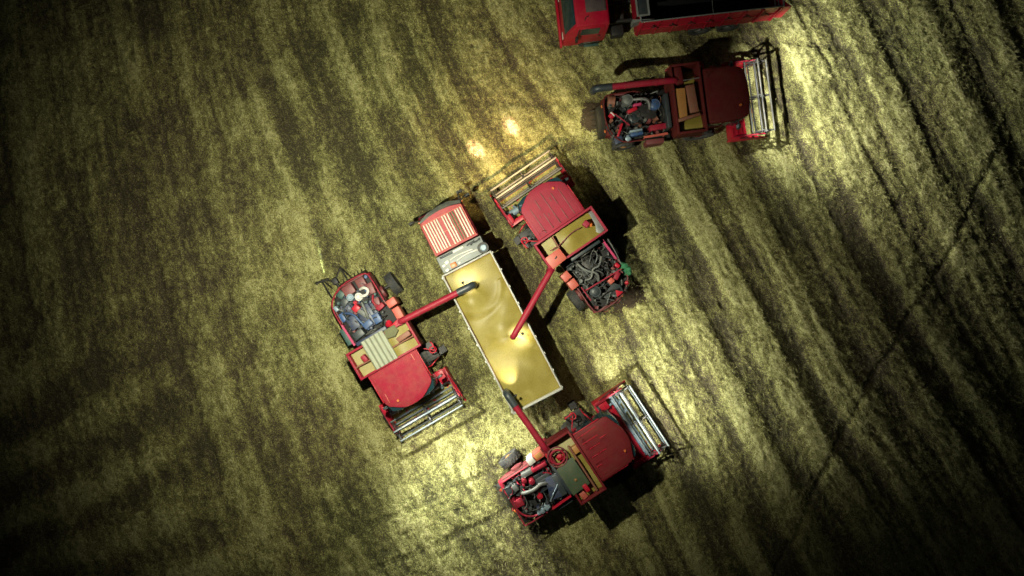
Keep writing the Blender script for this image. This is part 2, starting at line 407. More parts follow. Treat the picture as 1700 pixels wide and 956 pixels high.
    for y in (-0.98, 0.98): wheel(t, 0.35, y, 0.68, 0.46)
    wheel(t, -3.05, ty, 0.50, 0.40, spec.get('steer', 0.0), 'tan'); wheel(t, -3.05, -1.06, 0.50, 0.36, spec.get('steer', 0.0), 'tan')
    # ---- feeder house and header
    hyc = spec.get('header_y', 0.0); hw = 1.63; hx = spec.get('header_x', 0.0); k0 = len(t.children)
    m = MB(); m.profile([(0.5, 1.35), (1.75, 0.85), (1.75, 0.30), (0.4, 0.75)], -0.55, 0.55, 0.03); P(m, 'feeder_house', red)
    m = MB()
    m.span((1.42, hyc - hw, 0.22), (1.50, hyc + hw, 0.98))                       # back sheet
    m.bar((1.66, hyc, 0.92), (1.46, hyc, 1.02), 0.0, 0.0) if False else None
    m.profile([(1.40, 0.98), (1.40, 1.06), (1.62, 1.03), (1.62, 0.96)], hyc - hw, hyc + hw, 0.012)
    m.span((1.50, hyc - hw, 0.18), (2.72, hyc + hw, 0.22))
    header = P(m, 'header', 'bright_red')
    m = MB(); m.grid(1.51, 2.70, hyc - hw + .05, hyc + hw - .05, 16, 40, lambda x, y: 0.235 + 0.05 * math.sin(9 * x + 3 * y) * math.sin(7 * y) ** 2 + random.Random(int(x * 977 + y * 3331)).uniform(0, 0.06))
    cr = m.build('cut_crop', M['crop'], header)
    m = MB(); yL, yR = hyc - hw + .06, hyc + hw - .06
    fx = 2.30 if spec.get('pan') else 1.95; m.cyl((fx, yL, 0.56), (fx, yR, 0.56), 0.15, seg=24)
    for s0, s1 in ((yL, hyc - .35), (yR, hyc + .35)):                             # spiral flights
        k = 90; pr = None
        for i in range(k + 1):
            f = i / k; y = s0 + (s1 - s0) * f; a = f * 2 * math.pi * 2.6
            q = [m.bm.verts.new((fx + r * math.cos(a), y, 0.56 + r * math.sin(a))) for r in (0.14, 0.27)]
            if pr: m.bm.faces.new((pr[0], pr[1], q[1], q[0]))
            pr = q
    m.build('feed_auger', 'paleblue', header)
    m = MB(); m.span((2.72, hyc - hw, 0.16), (2.80, hyc + hw, 0.20), 0)
    for k in range(42):
        y = hyc - hw + .04 + k * (2 * hw - .08) / 41
        m.cyl((2.78, y, 0.18), (2.93, y, 0.17), 0.018, 0.004, seg=6)
    m.build('cutter_bar', 'dark', header)
    for s in (-1, 1):
        y = hyc + s * (hw + .04); m = MB()
        m.profile([(1.38, 0.2), (1.38, 1.05), (1.75, 1.10), (2.2, 0.85), (2.75, 0.55), (3.25, 0.18), (2.9, 0.12), (1.6, 0.14)], y - .035, y + .035, 0.012)
        dv = m.build('divider', 'bright_red', header)
        m = MB(); m.tube([(1.7, y + s * .05, 1.08), (2.3, y + s * .09, 0.95), (3.1, y + s * .02, 0.40)], 0.022, smooth=1); m.build('guard_rod', 'black', dv)
    # ends of the header: red gearbox shields and belts
    m = MB(); s = spec.get('shield', 1); si = spec.get('shield_in', 1.2)
    m.prism([(1.36, hyc + s * si), (1.98, hyc + s * (si + .04)), (1.98, hyc + s * 1.58), (1.36, hyc + s * 1.58)], 1.07, 1.22, 0.03)
    for k in range(3): m.span((1.36 + k * .2, hyc + s * 1.42 - .14, 1.222), (1.42 + k * .2, hyc + s * 1.42 + .14, 1.26))
    m.build('belt_shield', 'bright_red', header)
    if spec.get('pan'):
        m = MB(); m.profile([(1.50, 1.00), (1.58, 1.04), (2.12, 0.88), (2.16, 0.80), (2.10, 0.80), (1.52, 0.96)], hyc - 1.60, hyc + 1.18, 0.01); m.build('top_sheet', 'bright_red', header)
        m = MB(); m.tube([(1.7, hyc + 1.0, 1.10), (1.75, hyc + 1.25, 1.14), (2.1, hyc + 1.3, 1.0)], .05); m.build('hydraulic_pipe', 'paleblue', header)
    m = MB(); m.prism([(1.55, hyc - s * 1.45), (1.95, hyc - s * 1.45), (1.95, hyc - s * 1.62), (1.45, hyc - s * 1.70)], 1.03, 1.16, 0.03)
    m.build('drive_cover', 'bright_red', header)
    m = MB(); m.cyl((1.62, hyc + s * 1.08, 1.05), (1.62, hyc + s * 1.08, 1.22), 0.07); m.cyl((1.78, hyc + s * 1.1, 1.05), (1.78, hyc + s * 1.1, 1.2), 0.055); m.build('hydraulic_cap', 'white', header)
    m = MB(); m.cyl((1.72, hyc + s * 0.95, 1.05), (1.72, hyc + s * 0.95, 1.19), 0.05); m.build('indicator', 'orange', header)
    # ---- reel
    rc, rz, rr, rw = 2.78, 1.02, 0.50, 1.56
    m = MB(); m.cyl((rc, hyc - rw, rz), (rc, hyc + rw, rz), 0.055, seg=14)
    ph = spec.get('reel_phase', 0.0)
    ang = [ph + 2 * math.pi * k / 5 for k in range(5)]
    for y in (-rw + .02, 0.02, rw - .02):
        for a in ang: m.bar((rc, hyc + y, rz), (rc + rr * math.cos(a), hyc + y, rz + rr * math.sin(a)), 0.045, 0.035)
        pts = [(rc + rr * .97 * math.cos(a), hyc + y, rz + rr * .97 * math.sin(a)) for a in ang]
        for i in range(5): m.bar(pts[i], pts[(i + 1) % 5], 0.028, 0.028)
    reel = P(m, 'reel', 'dark')
    for a in ang:
        m = MB(); px, pz = rc + rr * math.cos(a), rz + rr * math.sin(a)
        m.cyl((px, hyc - rw - .03, pz), (px, hyc + rw + .03, pz), 0.042, seg=12)
        for k in range(24):
            y = hyc - rw + .05 + k * (2 * rw - .1) / 23
            m.cyl((px, y, pz), (px + .12, y, pz - 0.20), 0.013, 0.007, seg=5)
        m.build('tine_bar', spec.get('bars', 'reel_bar'), reel)
    for s in (-1, 1):
        m = MB(); y = hyc + s * (rw + .085)
        m.bar((1.45, y, 1.16), (rc + .1, y, rz + .02), 0.055, 0.09); m.cyl((1.5, y, .8), (2.2, y, 1.08), 0.03); m.build('reel_arm', 'red', reel)
    for o in (header, reel): o.location.x = hx
    # ---- unloading auger
    px, py = spec['pivot']; a = R(spec['auger_angle']); L = spec['auger_len']; z0 = 3.32
    el = spec.get('auger_pitch', 0.03)
    tip = (px + L * math.cos(a), py + L * math.sin(a), z0 + L * el)
    s0 = tuple((px, py, z0)[i] + (tip[i] - (px, py, z0)[i]) * 0.80 for i in range(3))
    m = MB(); m.cyl((px, py, 1.6), (px, py, z0 - .05), 0.15)
    m.tube([(px, py, z0 - .35), (px, py, z0), tuple((px, py, z0)[i] + (s0[i] - (px, py, z0)[i]) * .2 for i in range(3)), s0], 0.135, seg=20, smooth=2)
    for f in (0.24, 0.62):
        p = [(px, py, z0)[i] + (tip[i] - (px, py, z0)[i]) * f for i in range(3)]; q = [(px, py, z0)[i] + (tip[i] - (px, py, z0)[i]) * (f + .015) for i in range(3)]
        m.cyl(p, q, 0.155, seg=20)
    au = P(m, 'unloading_auger', spec.get('auger', 'red'))
    m = MB(); d = Vector((math.cos(a), math.sin(a), el))
    if spec.get('spout', True):
        sv = Vector(s0)
        m.tube([sv - d * .05, sv + d * .25, sv + d * (.19 * L - .02), sv + d * .20 * L + Vector((0, 0, -.42))], 0.155, seg=18, smooth=2); m.build('spout', 'slate', au)
    else:
        sv = Vector(s0)
        m.tube([sv, sv + d * .1 * L, sv + d * .19 * L, sv + d * .2 * L + Vector((0, 0, -.3))], 0.132, seg=18, smooth=2); m.build('spout', spec.get('auger', 'red'), au)
    # work lamp on a bracket by the spout
    if spec.get('work_lamp'):
        sd = Vector((-d.y, d.x, 0)) * spec['work_lamp']; q = Vector(s0) + d * 0.10 * L + sd * 0.27
        m = MB(); m.bar(Vector(s0) + d * .10 * L, q, 0.03, 0.03); m.blob(q, 0.06, 2, 0.02); wl = m.build('work_lamp', 'black', au)
        spot('work_light', q + Vector((0, 0, -.07)), q + Vector((-d.y, d.x, 0)) * spec.get('lamp_side', 0) + d * spec.get('work_reach', .35) + Vector((0, 0, -1)), spec.get('work_power', 130), spec.get('work_beam', 120), 1.0, (1.0, 0.95, 0.78), t, 0.06)
    # ---- side boxes shared by all
    m = MB(); m.span((-2.32, -1.48, 1.35), (-1.55, -1.27, 2.05))
    for k in range(7): m.span((-2.27 + .1 * k, -1.50, 1.4), (-2.23 + .1 * k, -1.482, 2.0), 0)
    P(m, 'radiator_screen', spec.get('screen', 'teal'))
    m = MB(); m.bar((-2.45, -1.2, 2.30), (-1.42, -1.16, 2.30), 0.09, 0.09); m.cyl((-2.4, -1.2, 1.75), (-2.4, -1.2, 2.3), 0.025); m.cyl((-1.5, -1.16, 1.75), (-1.5, -1.16, 2.3), 0.025); P(m, 'guard_rail', spec.get('guard', 'magenta'))
    m = MB(); m.span((-1.48, -1.0, 1.78), (-1.30, 0.45, 2.75), 0.03); rad = P(m, 'radiator', spec.get('radiator', 'slate'))
    m = MB(); m.cyl((-1.56, -.25, 2.2), (-1.50, -.25, 2.2), 0.36, seg=28); m.build('fan_shroud', 'black', rad)
    # engine core
    m = MB(); m.span((-2.75, -0.42, 1.78), (-1.75, 0.22, 2.22), 0.04)
    for k in range(4): m.cyl((-2.6 + .25 * k, -.1, 2.2), (-2.6 + .25 * k, -.1, 2.32), 0.09, seg=12)
    m.span((-2.7, -0.3, 2.2), (-1.8, 0.08, 2.27), 0.02); m.span((-2.65, .2, 1.85), (-1.9, .36, 2.1), .02)
    P(m, 'engine_block', spec.get('engine', 'dark'))
    # drive belts and pulleys on the left flank
    for x, z, r in ((-2.9, 1.25, .28), (-1.9, 1.0, .2), (-0.9, 1.15, .34)):
        m = MB(); m.cyl((x, 0.86, z), (x, 0.96, z), r, seg=24); P(m, 'pulley', 'maroon')
    # ---- the clutter of each machine
    rnd = random.Random(spec['seed'])
    for it in spec['clutter']:
        kind, name, mat, a = it[0], it[1], it[2], it[3:]
        m = MB()
        if kind == 'box': m.box((a[0], a[1], (a[3] + a[4]) / 2), (a[2][0], a[2][1], a[4] - a[3]), (0, 0, R(a[5]) if len(a) > 5 else 0), 0.03)
        elif kind == 'can':
            m.cyl((a[0], a[1], a[3]), (a[0], a[1], a[4]), a[2], seg=24); m.cyl((a[0], a[1], a[4]), (a[0], a[1], a[4] + .04), a[2] * .8, a[2] * .55, seg=24); m.cyl((a[0], a[1], a[4]), (a[0], a[1], a[4] + .07), a[2] * .22, seg=12)
        elif kind == 'drum': m.cyl(a[0], a[1], a[2], seg=22); m.cyl([a[0][i] + (a[1][i] - a[0][i]) * .45 for i in range(3)], [a[0][i] + (a[1][i] - a[0][i]) * .55 for i in range(3)], a[2] * 1.06, seg=22)
        elif kind == 'pipe': m.tube(a[0], a[1])
        elif kind == 'ring': m.tube([(a[0] + a[2] * math.cos(k * math.pi / 6), a[1] + a[2] * math.sin(k * math.pi / 6), a[3]) for k in range(12)], a[4], closed=True, smooth=1)
        elif kind == 'blob': m.blob((a[0], a[1], a[3]), a[2], 2, 0.22, rnd.randint(0, 99), 0.8)
        elif kind == 'plate': m.prism(a[0], a[1], a[2], 0.01)
        P(m, name, mat)
    # random hoses, fittings and brackets so that the bay is full
    for k in range(spec.get('hoses', 40)):
        x, y = rnd.uniform(-3.7, -1.6), rnd.uniform(-1.05, 0.7); z = rnd.uniform(1.95, 2.4); a = rnd.uniform(0, 6.28); l = rnd.uniform(.3, .8)
        pts = [(x, y, 1.8), (x, y, z)]
        for j in range(3):
            a += rnd.uniform(-1.2, 1.2); x = min(-1.55, max(-3.85, x + l * .4 * math.cos(a))); y = min(.75, max(-1.1, y + l * .4 * math.sin(a))); pts.append((x, y, z + rnd.uniform(-.15, .12)))
        pts.append((x, y, 1.8)); MB().tube(pts, rnd.choice((.012, .016, .022, .03))).build('hose', rnd.choice(spec.get('hose_mats', ['black', 'black', 'grey', 'slate'])), t)
    for k in range(spec.get('fittings', 74)):
        x, y = rnd.uniform(-3.75, -1.6), rnd.uniform(-1.08, 0.72); s = rnd.uniform(.05, .16); m = MB()
        if k % 2: m.box((x, y, 1.98), (s, s * rnd.uniform(.5, 1.6), rnd.uniform(.25, .5)), (0, 0, rnd.uniform(0, 3)), .012)
        else: m.cyl((x, y, 1.78), (x, y, rnd.uniform(2.0, 2.3)), s * .5, seg=14)
        m.build('fitting', rnd.choice(spec.get('fit_mats', ['dark', 'grey', 'slate', 'maroon', 'brown', 'red'])), t)
    # dull ground-facing tail lamps
    for y in (-0.6, 0.5):
        m = MB(); m.span((-4.0, y - .06, 1.56), (-3.94, y + .06, 1.64)); P(m, 'tail_lamp', 'orange')
    # ---- headlights that are on: a wide near beam and a long beam each side
    for s in (-1, 1):
        for nm, x, y, pw, size, col in spec['beams']:
            spot(nm, (2.06, s * 0.6, 2.95), (x, s * y, 0), pw, size, 1.0, col, t, 0.03)
    if spec.get('side_lamp'):
        spot('side_headlight', (1.9, 1.0, 2.95), (3.2, 2.9, 0), 700, 46, 1.0, (1.0, 0.96, 0.86), t, 0.03)
    if spec.get('rear_light'):
        spot('rear_light', (-4.45, 0.1, 2.0), (-5.8, 0.1, 0), spec['rear_light'], 150, 1.0, (1.0, 0.88, 0.50), t, 0.05)
    return t

def crop_mat():
    m, nt, b = new_mat('cut_straw')
    co = N(nt, 'ShaderNodeTexCoord').outputs['Object']
    f = noise(nt, co, 14, 6, 0.75)
    nt.links.new(ramp(nt, f, [(0.3, (0.05, 0.06, 0.02)), (0.5, (0.22, 0.20, 0.06)), (0.7, (0.42, 0.36, 0.13))]), b.inputs['Base Color'])
    b.inputs['Roughness'].default_value = 0.9
    return m
M['crop'] = crop_mat()

def tank_grain(spec, parts, label):
    """grain lying in a combine's open tank: a thing of its own"""
    m = MB(); f = spec
    m.grid(-1.16, -0.08, -1.36, 1.36, 12, 28, f)
    o = m.build('grain_load', 'grain')
    o.location = (*parts['at'], 0); o.rotation_euler = (0, 0, R(parts['heading']))
    tag(o, label, 'grain', 'grain lying in the combine tanks')
    return o

A = dict(at=(-5.01, -3.10), heading=-59.7, seed=3, seams=((.1, .88, .3), (1.0, -.9, .4)), seam_mat='salmon', beams=[('headlight', 5.6, 1.2, 1500, 95, (0.98, 1.0, 0.86)), ('long_headlight', 9.5, 2.4, 5200, 66, (0.98, 1.0, 0.86))], label='red combine harvester with grey-green sheet over its tank, left of the grain truck',
    roof='roof_red', ribs=False, pivot=(-1.28, 1.16), auger_angle=86.5, auger_len=3.42, auger='red', header_y=-0.20, tyre_y=1.36, steer=0.10,
    work_lamp=1, reel_phase=0.45, screen='teal', guard='magenta', radiator='navy', engine='navy', spread=1.0, reach=3.2,
    hose_mats=['black', 'navy', 'grey', 'slate'], fit_mats=['navy', 'slate', 'maroon', 'dark', 'teal', 'grey', 'blue'],
    clutter=[('can', 'air_cleaner', 'paleblue', -3.28, -.26, .15, 1.9, 2.5), ('can', 'turbocharger', 'white', -3.12, .06, .17, 1.9, 2.45),
        ('pipe', 'exhaust_pipe', 'white', [(-3.1, .1, 2.45), (-3.0, .42, 2.5), (-3.18, .58, 2.5), (-3.36, .45, 2.5), (-3.38, .25, 2.3)], .065),
        ('box', 'fuel_cap_cover', 'bright_red', -2.76, -.29, (.28, .30), 2.0, 2.5, 20), ('can', 'oil_filter', 'bright_red', -2.98, -.19, .08, 2.0, 2.5),
        ('pipe', 'intake_pipe', 'grey', [(-2.85, .05, 2.5), (-2.5, .03, 2.55), (-2.11, -.05, 2.5), (-2.05, -.05, 2.2)], .06),
        ('box', 'intake_manifold', 'blue', -1.92, -.2, (.28, .42), 2.2, 2.5, 12), ('box', 'hydraulic_tank', 'blue', -1.95, .24, (.44, .32), 1.8, 2.35, 0),
        ('can', 'flywheel_cover', 'navy', -2.97, -.67, .26, 1.8, 2.2), ('box', 'battery_box', 'maroon', -3.62, -.22, (.45, .5), 1.8, 2.25, 3),
        ('box', 'tool_tray', 'maroon', -3.6, .38, (.5, .4), 1.8, 2.15, 0), ('box', 'coolant_bottle', 'paleblue', -3.18, -1.08, (.24, .16), 1.8, 2.3, 10), ('box', 'control_box', 'blue', -2.72, -1.05, (.4, .2), 1.8, 2.2, 0),
        ('box', 'valve_block', 'maroon', -2.5, .55, (.5, .3), 1.8, 2.3, -10), ('pipe', 'red_pipe', 'red', [(-2.9, .6, 2.3), (-2.6, .42, 2.4), (-2.3, .6, 2.3)], .05),
        ('box', 'toolbox', 'salmon', -2.21, 1.13, (.34, .42), 1.5, 2.45, 4), ('box', 'toolbox', 'salmon', -1.70, 1.12, (.52, .34), 1.5, 2.3, 0),
        ('blob', 'valve', 'bright_red', -1.47, .62, .15, 2.6), ('box', 'gearbox', 'bright_red', -1.32, .90, (.2, .45), 2.4, 2.8, 15),
        ('plate', 'canvas_flap', 'olive', [(-1.3, .42), (-.95, .36), (-.86, .72), (-1.02, .95), (-1.3, .9)], 3.34, 3.38),
        ('box', 'sieve_box', 'brown', -.68, 1.0, (.22, .62), 3.0, 3.37, 4), ('box', 'sensor_box', 'red', -.72, -.88, (.30, .2), 2.95, 3.3, 10),
        ('bar2', 'x', 'red') if False else ('pipe', 'cross_pipe', 'brown', [(-.55, -1.38, 3.2), (-.5, 1.38, 3.2)], .035),
        ('box', 'alternator', 'slate', -3.25, -.62, (.3, .34), 1.8, 2.35, 30), ('box', 'engine_cover', 'maroon', -3.2, .62, (.5, .34), 1.8, 2.3, -6), ('box', 'cooler', 'navy', -2.3, -.75, (.6, .42), 1.8, 2.3, 4), ('box', 'heat_shield', 'grey', -2.45, -.15, (.5, .2), 2.3, 2.46, 25),
        ('box', 'air_duct', 'slate', -1.75, -.78, (.34, .5), 1.8, 2.4, 8), ('box', 'bracket', 'teal', -3.62, -.62, (.3, .3), 1.8, 2.2, 25), ('box', 'gear_cover', 'red', -2.3, .62, (.22, .36), 1.9, 2.4, 12), ('pipe', 'coolant_pipe', 'blue', [(-2.9, -.95, 2.2), (-2.6, -.5, 2.4), (-2.2, -.45, 2.4), (-1.7, -.3, 2.3)], .05)])

B = dict(at=(2.09, 2.59), heading=124.3, seed=8, seams=((.12, -.72, 1.25), (.12, -.36, .5), (.85, -.36, .55), (.12, 0, 1.5), (.12, .36, .75), (1.05, .36, .45), (.12, .72, 1.2), (.6, .2, .16), (1.1, -.2, .18), (.75, .55, .14)), rear_light=120, beams=[('headlight', 5.2, 1.2, 1150, 95, (1.0, 0.68, 0.32)), ('long_headlight', 5.25, 0.96, 9500, 10, (1.0, 0.54, 0.52))], label='red combine harvester with salmon boxes beside its engine, right of the grain truck',
    red='pink_red', roof='pink_red', tank='pink_red', pivot=(-1.25, 1.40), auger_angle=116.0, auger_len=3.22, auger='red', spout=False, header_y=-0.05, header_x=-.12, bars='reel_pale', tyre_y=1.10, steer=0.05,
    work_lamp=1, rear_mirror=True, reel_phase=0.25, screen='dark', guard='magenta', radiator='slate', engine='dark', shield=-1, spread=1.0, reach=3.2,
    hose_mats=['grey', 'black', 'grey', 'dark', 'slate'], fit_mats=['dark', 'dark', 'slate', 'grey', 'maroon'], hoses=60, fittings=70, rail='maroon', beam_color=(1.0, 0.86, 0.55),
    clutter=[('box', 'toolbox', 'salmon', -.98, 1.0, (.56, .74), 3.0, 3.42, 4), ('box', 'warning_plate', 'dark', -.95, .98, (.06, .14), 3.40, 3.43, 20), ('box', 'battery_box', 'salmon', -1.86, 1.0, (.36, .38), 1.6, 2.45, 8),
        ('box', 'tool_tray', 'salmon', -2.30, .94, (.40, .38), 1.6, 2.4, 3), ('bars', 'x', 'red') if False else ('pipe', 'frame_bar', 'pink_red', [(-2.82, .66, 2.45), (-2.92, -1.12, 2.45)], .035),
        ('pipe', 'frame_bar', 'pink_red', [(-2.6, .72, 2.4), (-3.3, .70, 2.4)], .03), ('can', 'filler_cap', 'slate', -3.1, .32, .24, 1.8, 2.3),
        ('plate', 'heat_shield', 'slate', [(-3.48, .26), (-3.22, -.5), (-3.45, -.72), (-3.78, -.68), (-3.6, -.1)], 2.25, 2.30), ('plate', 'warning_triangle', 'bright_red', [(-3.52, -.42), (-3.82, -.30), (-3.78, -.66)], 2.32, 2.36),
        ('box', 'valve', 'red', -3.05, -.8, (.2, .34), 2.0, 2.5, 30), ('box', 'valve', 'salmon', -3.1, -.48, (.22, .24), 2.0, 2.45, 10), ('box', 'fitting_block', 'bright_red', -2.7, -1.08, (.22, .16), 2.0, 2.4, 20), ('blob', 'reflector', 'bright_red', -3.55, -1.02, .09, 2.2),
        ('pipe', 'exhaust_pipe', 'grey', [(-2.0, -.72, 2.4), (-2.3, -.4, 2.5), (-2.2, -.1, 2.5), (-2.55, .15, 2.45), (-2.45, .4, 2.3)], .05), ('pipe', 'coolant_pipe', 'grey', [(-1.7, .3, 2.4), (-2.1, .2, 2.5), (-2.5, -.2, 2.5), (-2.8, -.05, 2.3)], .055),
        ('pipe', 'side_rod', 'grey', [(-1.55, -1.40, 2.2), (-2.2, -1.36, 2.2), (-2.9, -1.25, 2.2)], .018), ('pipe', 'rear_frame', 'maroon', [(-3.95, -.5, 2.0), (-4.1, -.3, 1.9), (-3.95, .05, 2.0), (-3.7, -.15, 2.1)], .03), ('pipe', 'rear_frame', 'brown', [(-3.9, .0, 1.9), (-4.2, .3, 1.7), (-3.95, .6, 1.9)], .028),
        ('pipe', 'cross_pipe', 'maroon', [(-.58, 1.0, 3.12), (-.62, .5, 3.14), (-.45, -.1, 3.15), (-.48, -.55, 3.15)], .022), ('box', 'tank_divider', 'brown', -.52, .62, (.78, .05), 2.7, 3.26, -4), ('box', 'sensor_box', 'pink_red', -.50, -.86, (.26, .24), 2.95, 3.28, 18), ('blob', 'sensor_cap', 'orange', -.62, -1.02, .09, 3.1),
        ('plate', 'tank_corner_sheet', 'steel', [(-.16, -1.36), (-.16, -1.20), (-.75, -1.16), (-1.0, -1.02), (-1.14, -1.10), (-1.14, -1.36)], 3.16, 3.19)])

C_ = dict(at=(3.13, -7.11), heading=33.0, seed=15, seam_mat='bright_red', seams=((.12, .95, .9), (.15, .62, .75), (.3, .3, .5), (.2, -.05, .7), (.9, .45, .3), (.15, -.5, .25)), square_deck=True, beams=[('headlight', 5.2, 1.6, 2100, 95, (0.98, 1.0, 0.86)), ('long_headlight', 9, 2.8, 1700, 62, (0.98, 1.0, 0.86))], label='red combine harvester with dark green tank cover, at the tail of the grain truck',
    roof='wine', tank='wine', roof_shape='blunt', ribs=True, pivot=(-1.22, 1.26), auger_angle=92.0, auger_len=2.88, auger='red', header_y=-0.38, header_x=.04, pan=True, tyre_y=1.24, steer=0.12,
    work_lamp=-1, work_power=620, work_reach=1.75, work_beam=62, side_lamp=True, lamp_side=-.35, reel_phase=0.5, screen='slate', guard='bright_red', radiator='slate', engine='slate', spread=1.3, reach=3.2,
    hose_mats=['black', 'slate', 'red', 'grey'], fit_mats=['slate', 'navy', 'red', 'dark', 'grey', 'dark'],
    clutter=[('box', 'battery_box', 'white', -2.10, 1.02, (.32, .30), 1.6, 2.4, 5), ('box', 'toolbox', 'salmon', -1.70, 1.04, (.44, .34), 1.6, 2.35, 3), ('box', 'tool_tray', 'tan', -1.72, 1.04, (.3, .22), 2.34, 2.38, 3),
        ('ring', 'drive_belt', 'red', -.98, .78, .30, 3.37, .05), ('ring', 'drive_belt', 'maroon', -.98, .78, .42, 3.36, .035), ('can', 'pulley', 'bright_red', -1.28, 1.02, .13, 2.6, 3.2), ('blob', 'valve', 'bright_red', -.92, .74, .14, 3.36), ('can', 'pulley', 'bright_red', -1.30, .70, .12, 2.6, 3.1),
        ('pipe', 'exhaust_pipe', 'grey', [(-3.2, .08, 2.2), (-3.1, .05, 2.5), (-2.61, -.05, 2.55), (-2.3, .02, 2.5), (-2.08, -.13, 2.4), (-2.0, -.2, 2.1)], .085), ('can', 'oil_filter', 'red', -2.8, .5, .11, 1.9, 2.45), ('can', 'oil_filter', 'red', -2.54, .3, .13, 1.9, 2.5), ('can', 'filler_cap', 'bright_red', -2.6, -.45, .12, 1.9, 2.4),
        ('box', 'fuel_cap_cover', 'red', -3.52, -.23, (.40, .34), 1.8, 2.3, -8), ('box', 'fuel_tank', 'slate', -3.55, .40, (.42, .42), 1.8, 2.25, -5), ('box', 'radiator_hatch', 'slate', -1.62, -.45, (.26, .95), 1.8, 2.6, -4), ('plate', 'engine_cover', 'navy', [(-2.3, -.85), (-1.6, -1.0), (-1.58, .02), (-2.0, .1)], 2.35, 2.40),
        ('pipe', 'prop_rod', 'paleblue', [(-2.33, -.84, 2.46), (-1.66, -.36, 2.62)], .025), ('box', 'fitting_block', 'paleblue', -2.60, -1.02, (.26, .20), 1.9, 2.4, 20), ('can', 'coolant_bottle', 'paleblue', -2.85, -1.05, .10, 1.9, 2.35), ('can', 'coolant_bottle', 'paleblue', -3.04, -1.06, .08, 1.9, 2.3),
        ('pipe', 'red_pipe', 'red', [(-3.76, -.42, 2.25), (-3.66, -.8, 2.25), (-3.28, -1.08, 2.25), (-2.9, -1.12, 2.25)], .045), ('box', 'gearbox', 'red', -1.95, .62, (.7, .16), 1.9, 2.45, -3), ('box', 'valve_block', 'grey', -2.55, .66, (.5, .2), 1.9, 2.4, -4), ('box', 'valve_block', 'grey', -3.3, .42, (.22, .3), 1.9, 2.4, 10),
        ('plate', 'tank_cover', 'cover_green', [(-1.30, .36), (-.46, .46), (-.44, -.86), (-1.30, -.92)], 3.345, 3.375), ('can', 'cover_knob', 'tan', -.86, -.42, .05, 3.37, 3.40), ('box', 'sensor_box', 'bright_red', -.68, -.93, (.20, .34), 3.1, 3.44, 4), ('box', 'inspection_tray', 'salmon', -.95, -1.18, (.26, .34), 3.0, 3.2, 10),
        ('box', 'tank_divider', 'tan', -.22, .58, (.30, .34), 2.9, 3.2, 0), ('pipe', 'cross_pipe', 'brown', [(-.36, -1.3, 3.25), (-.36, .9, 3.25)], .05)])

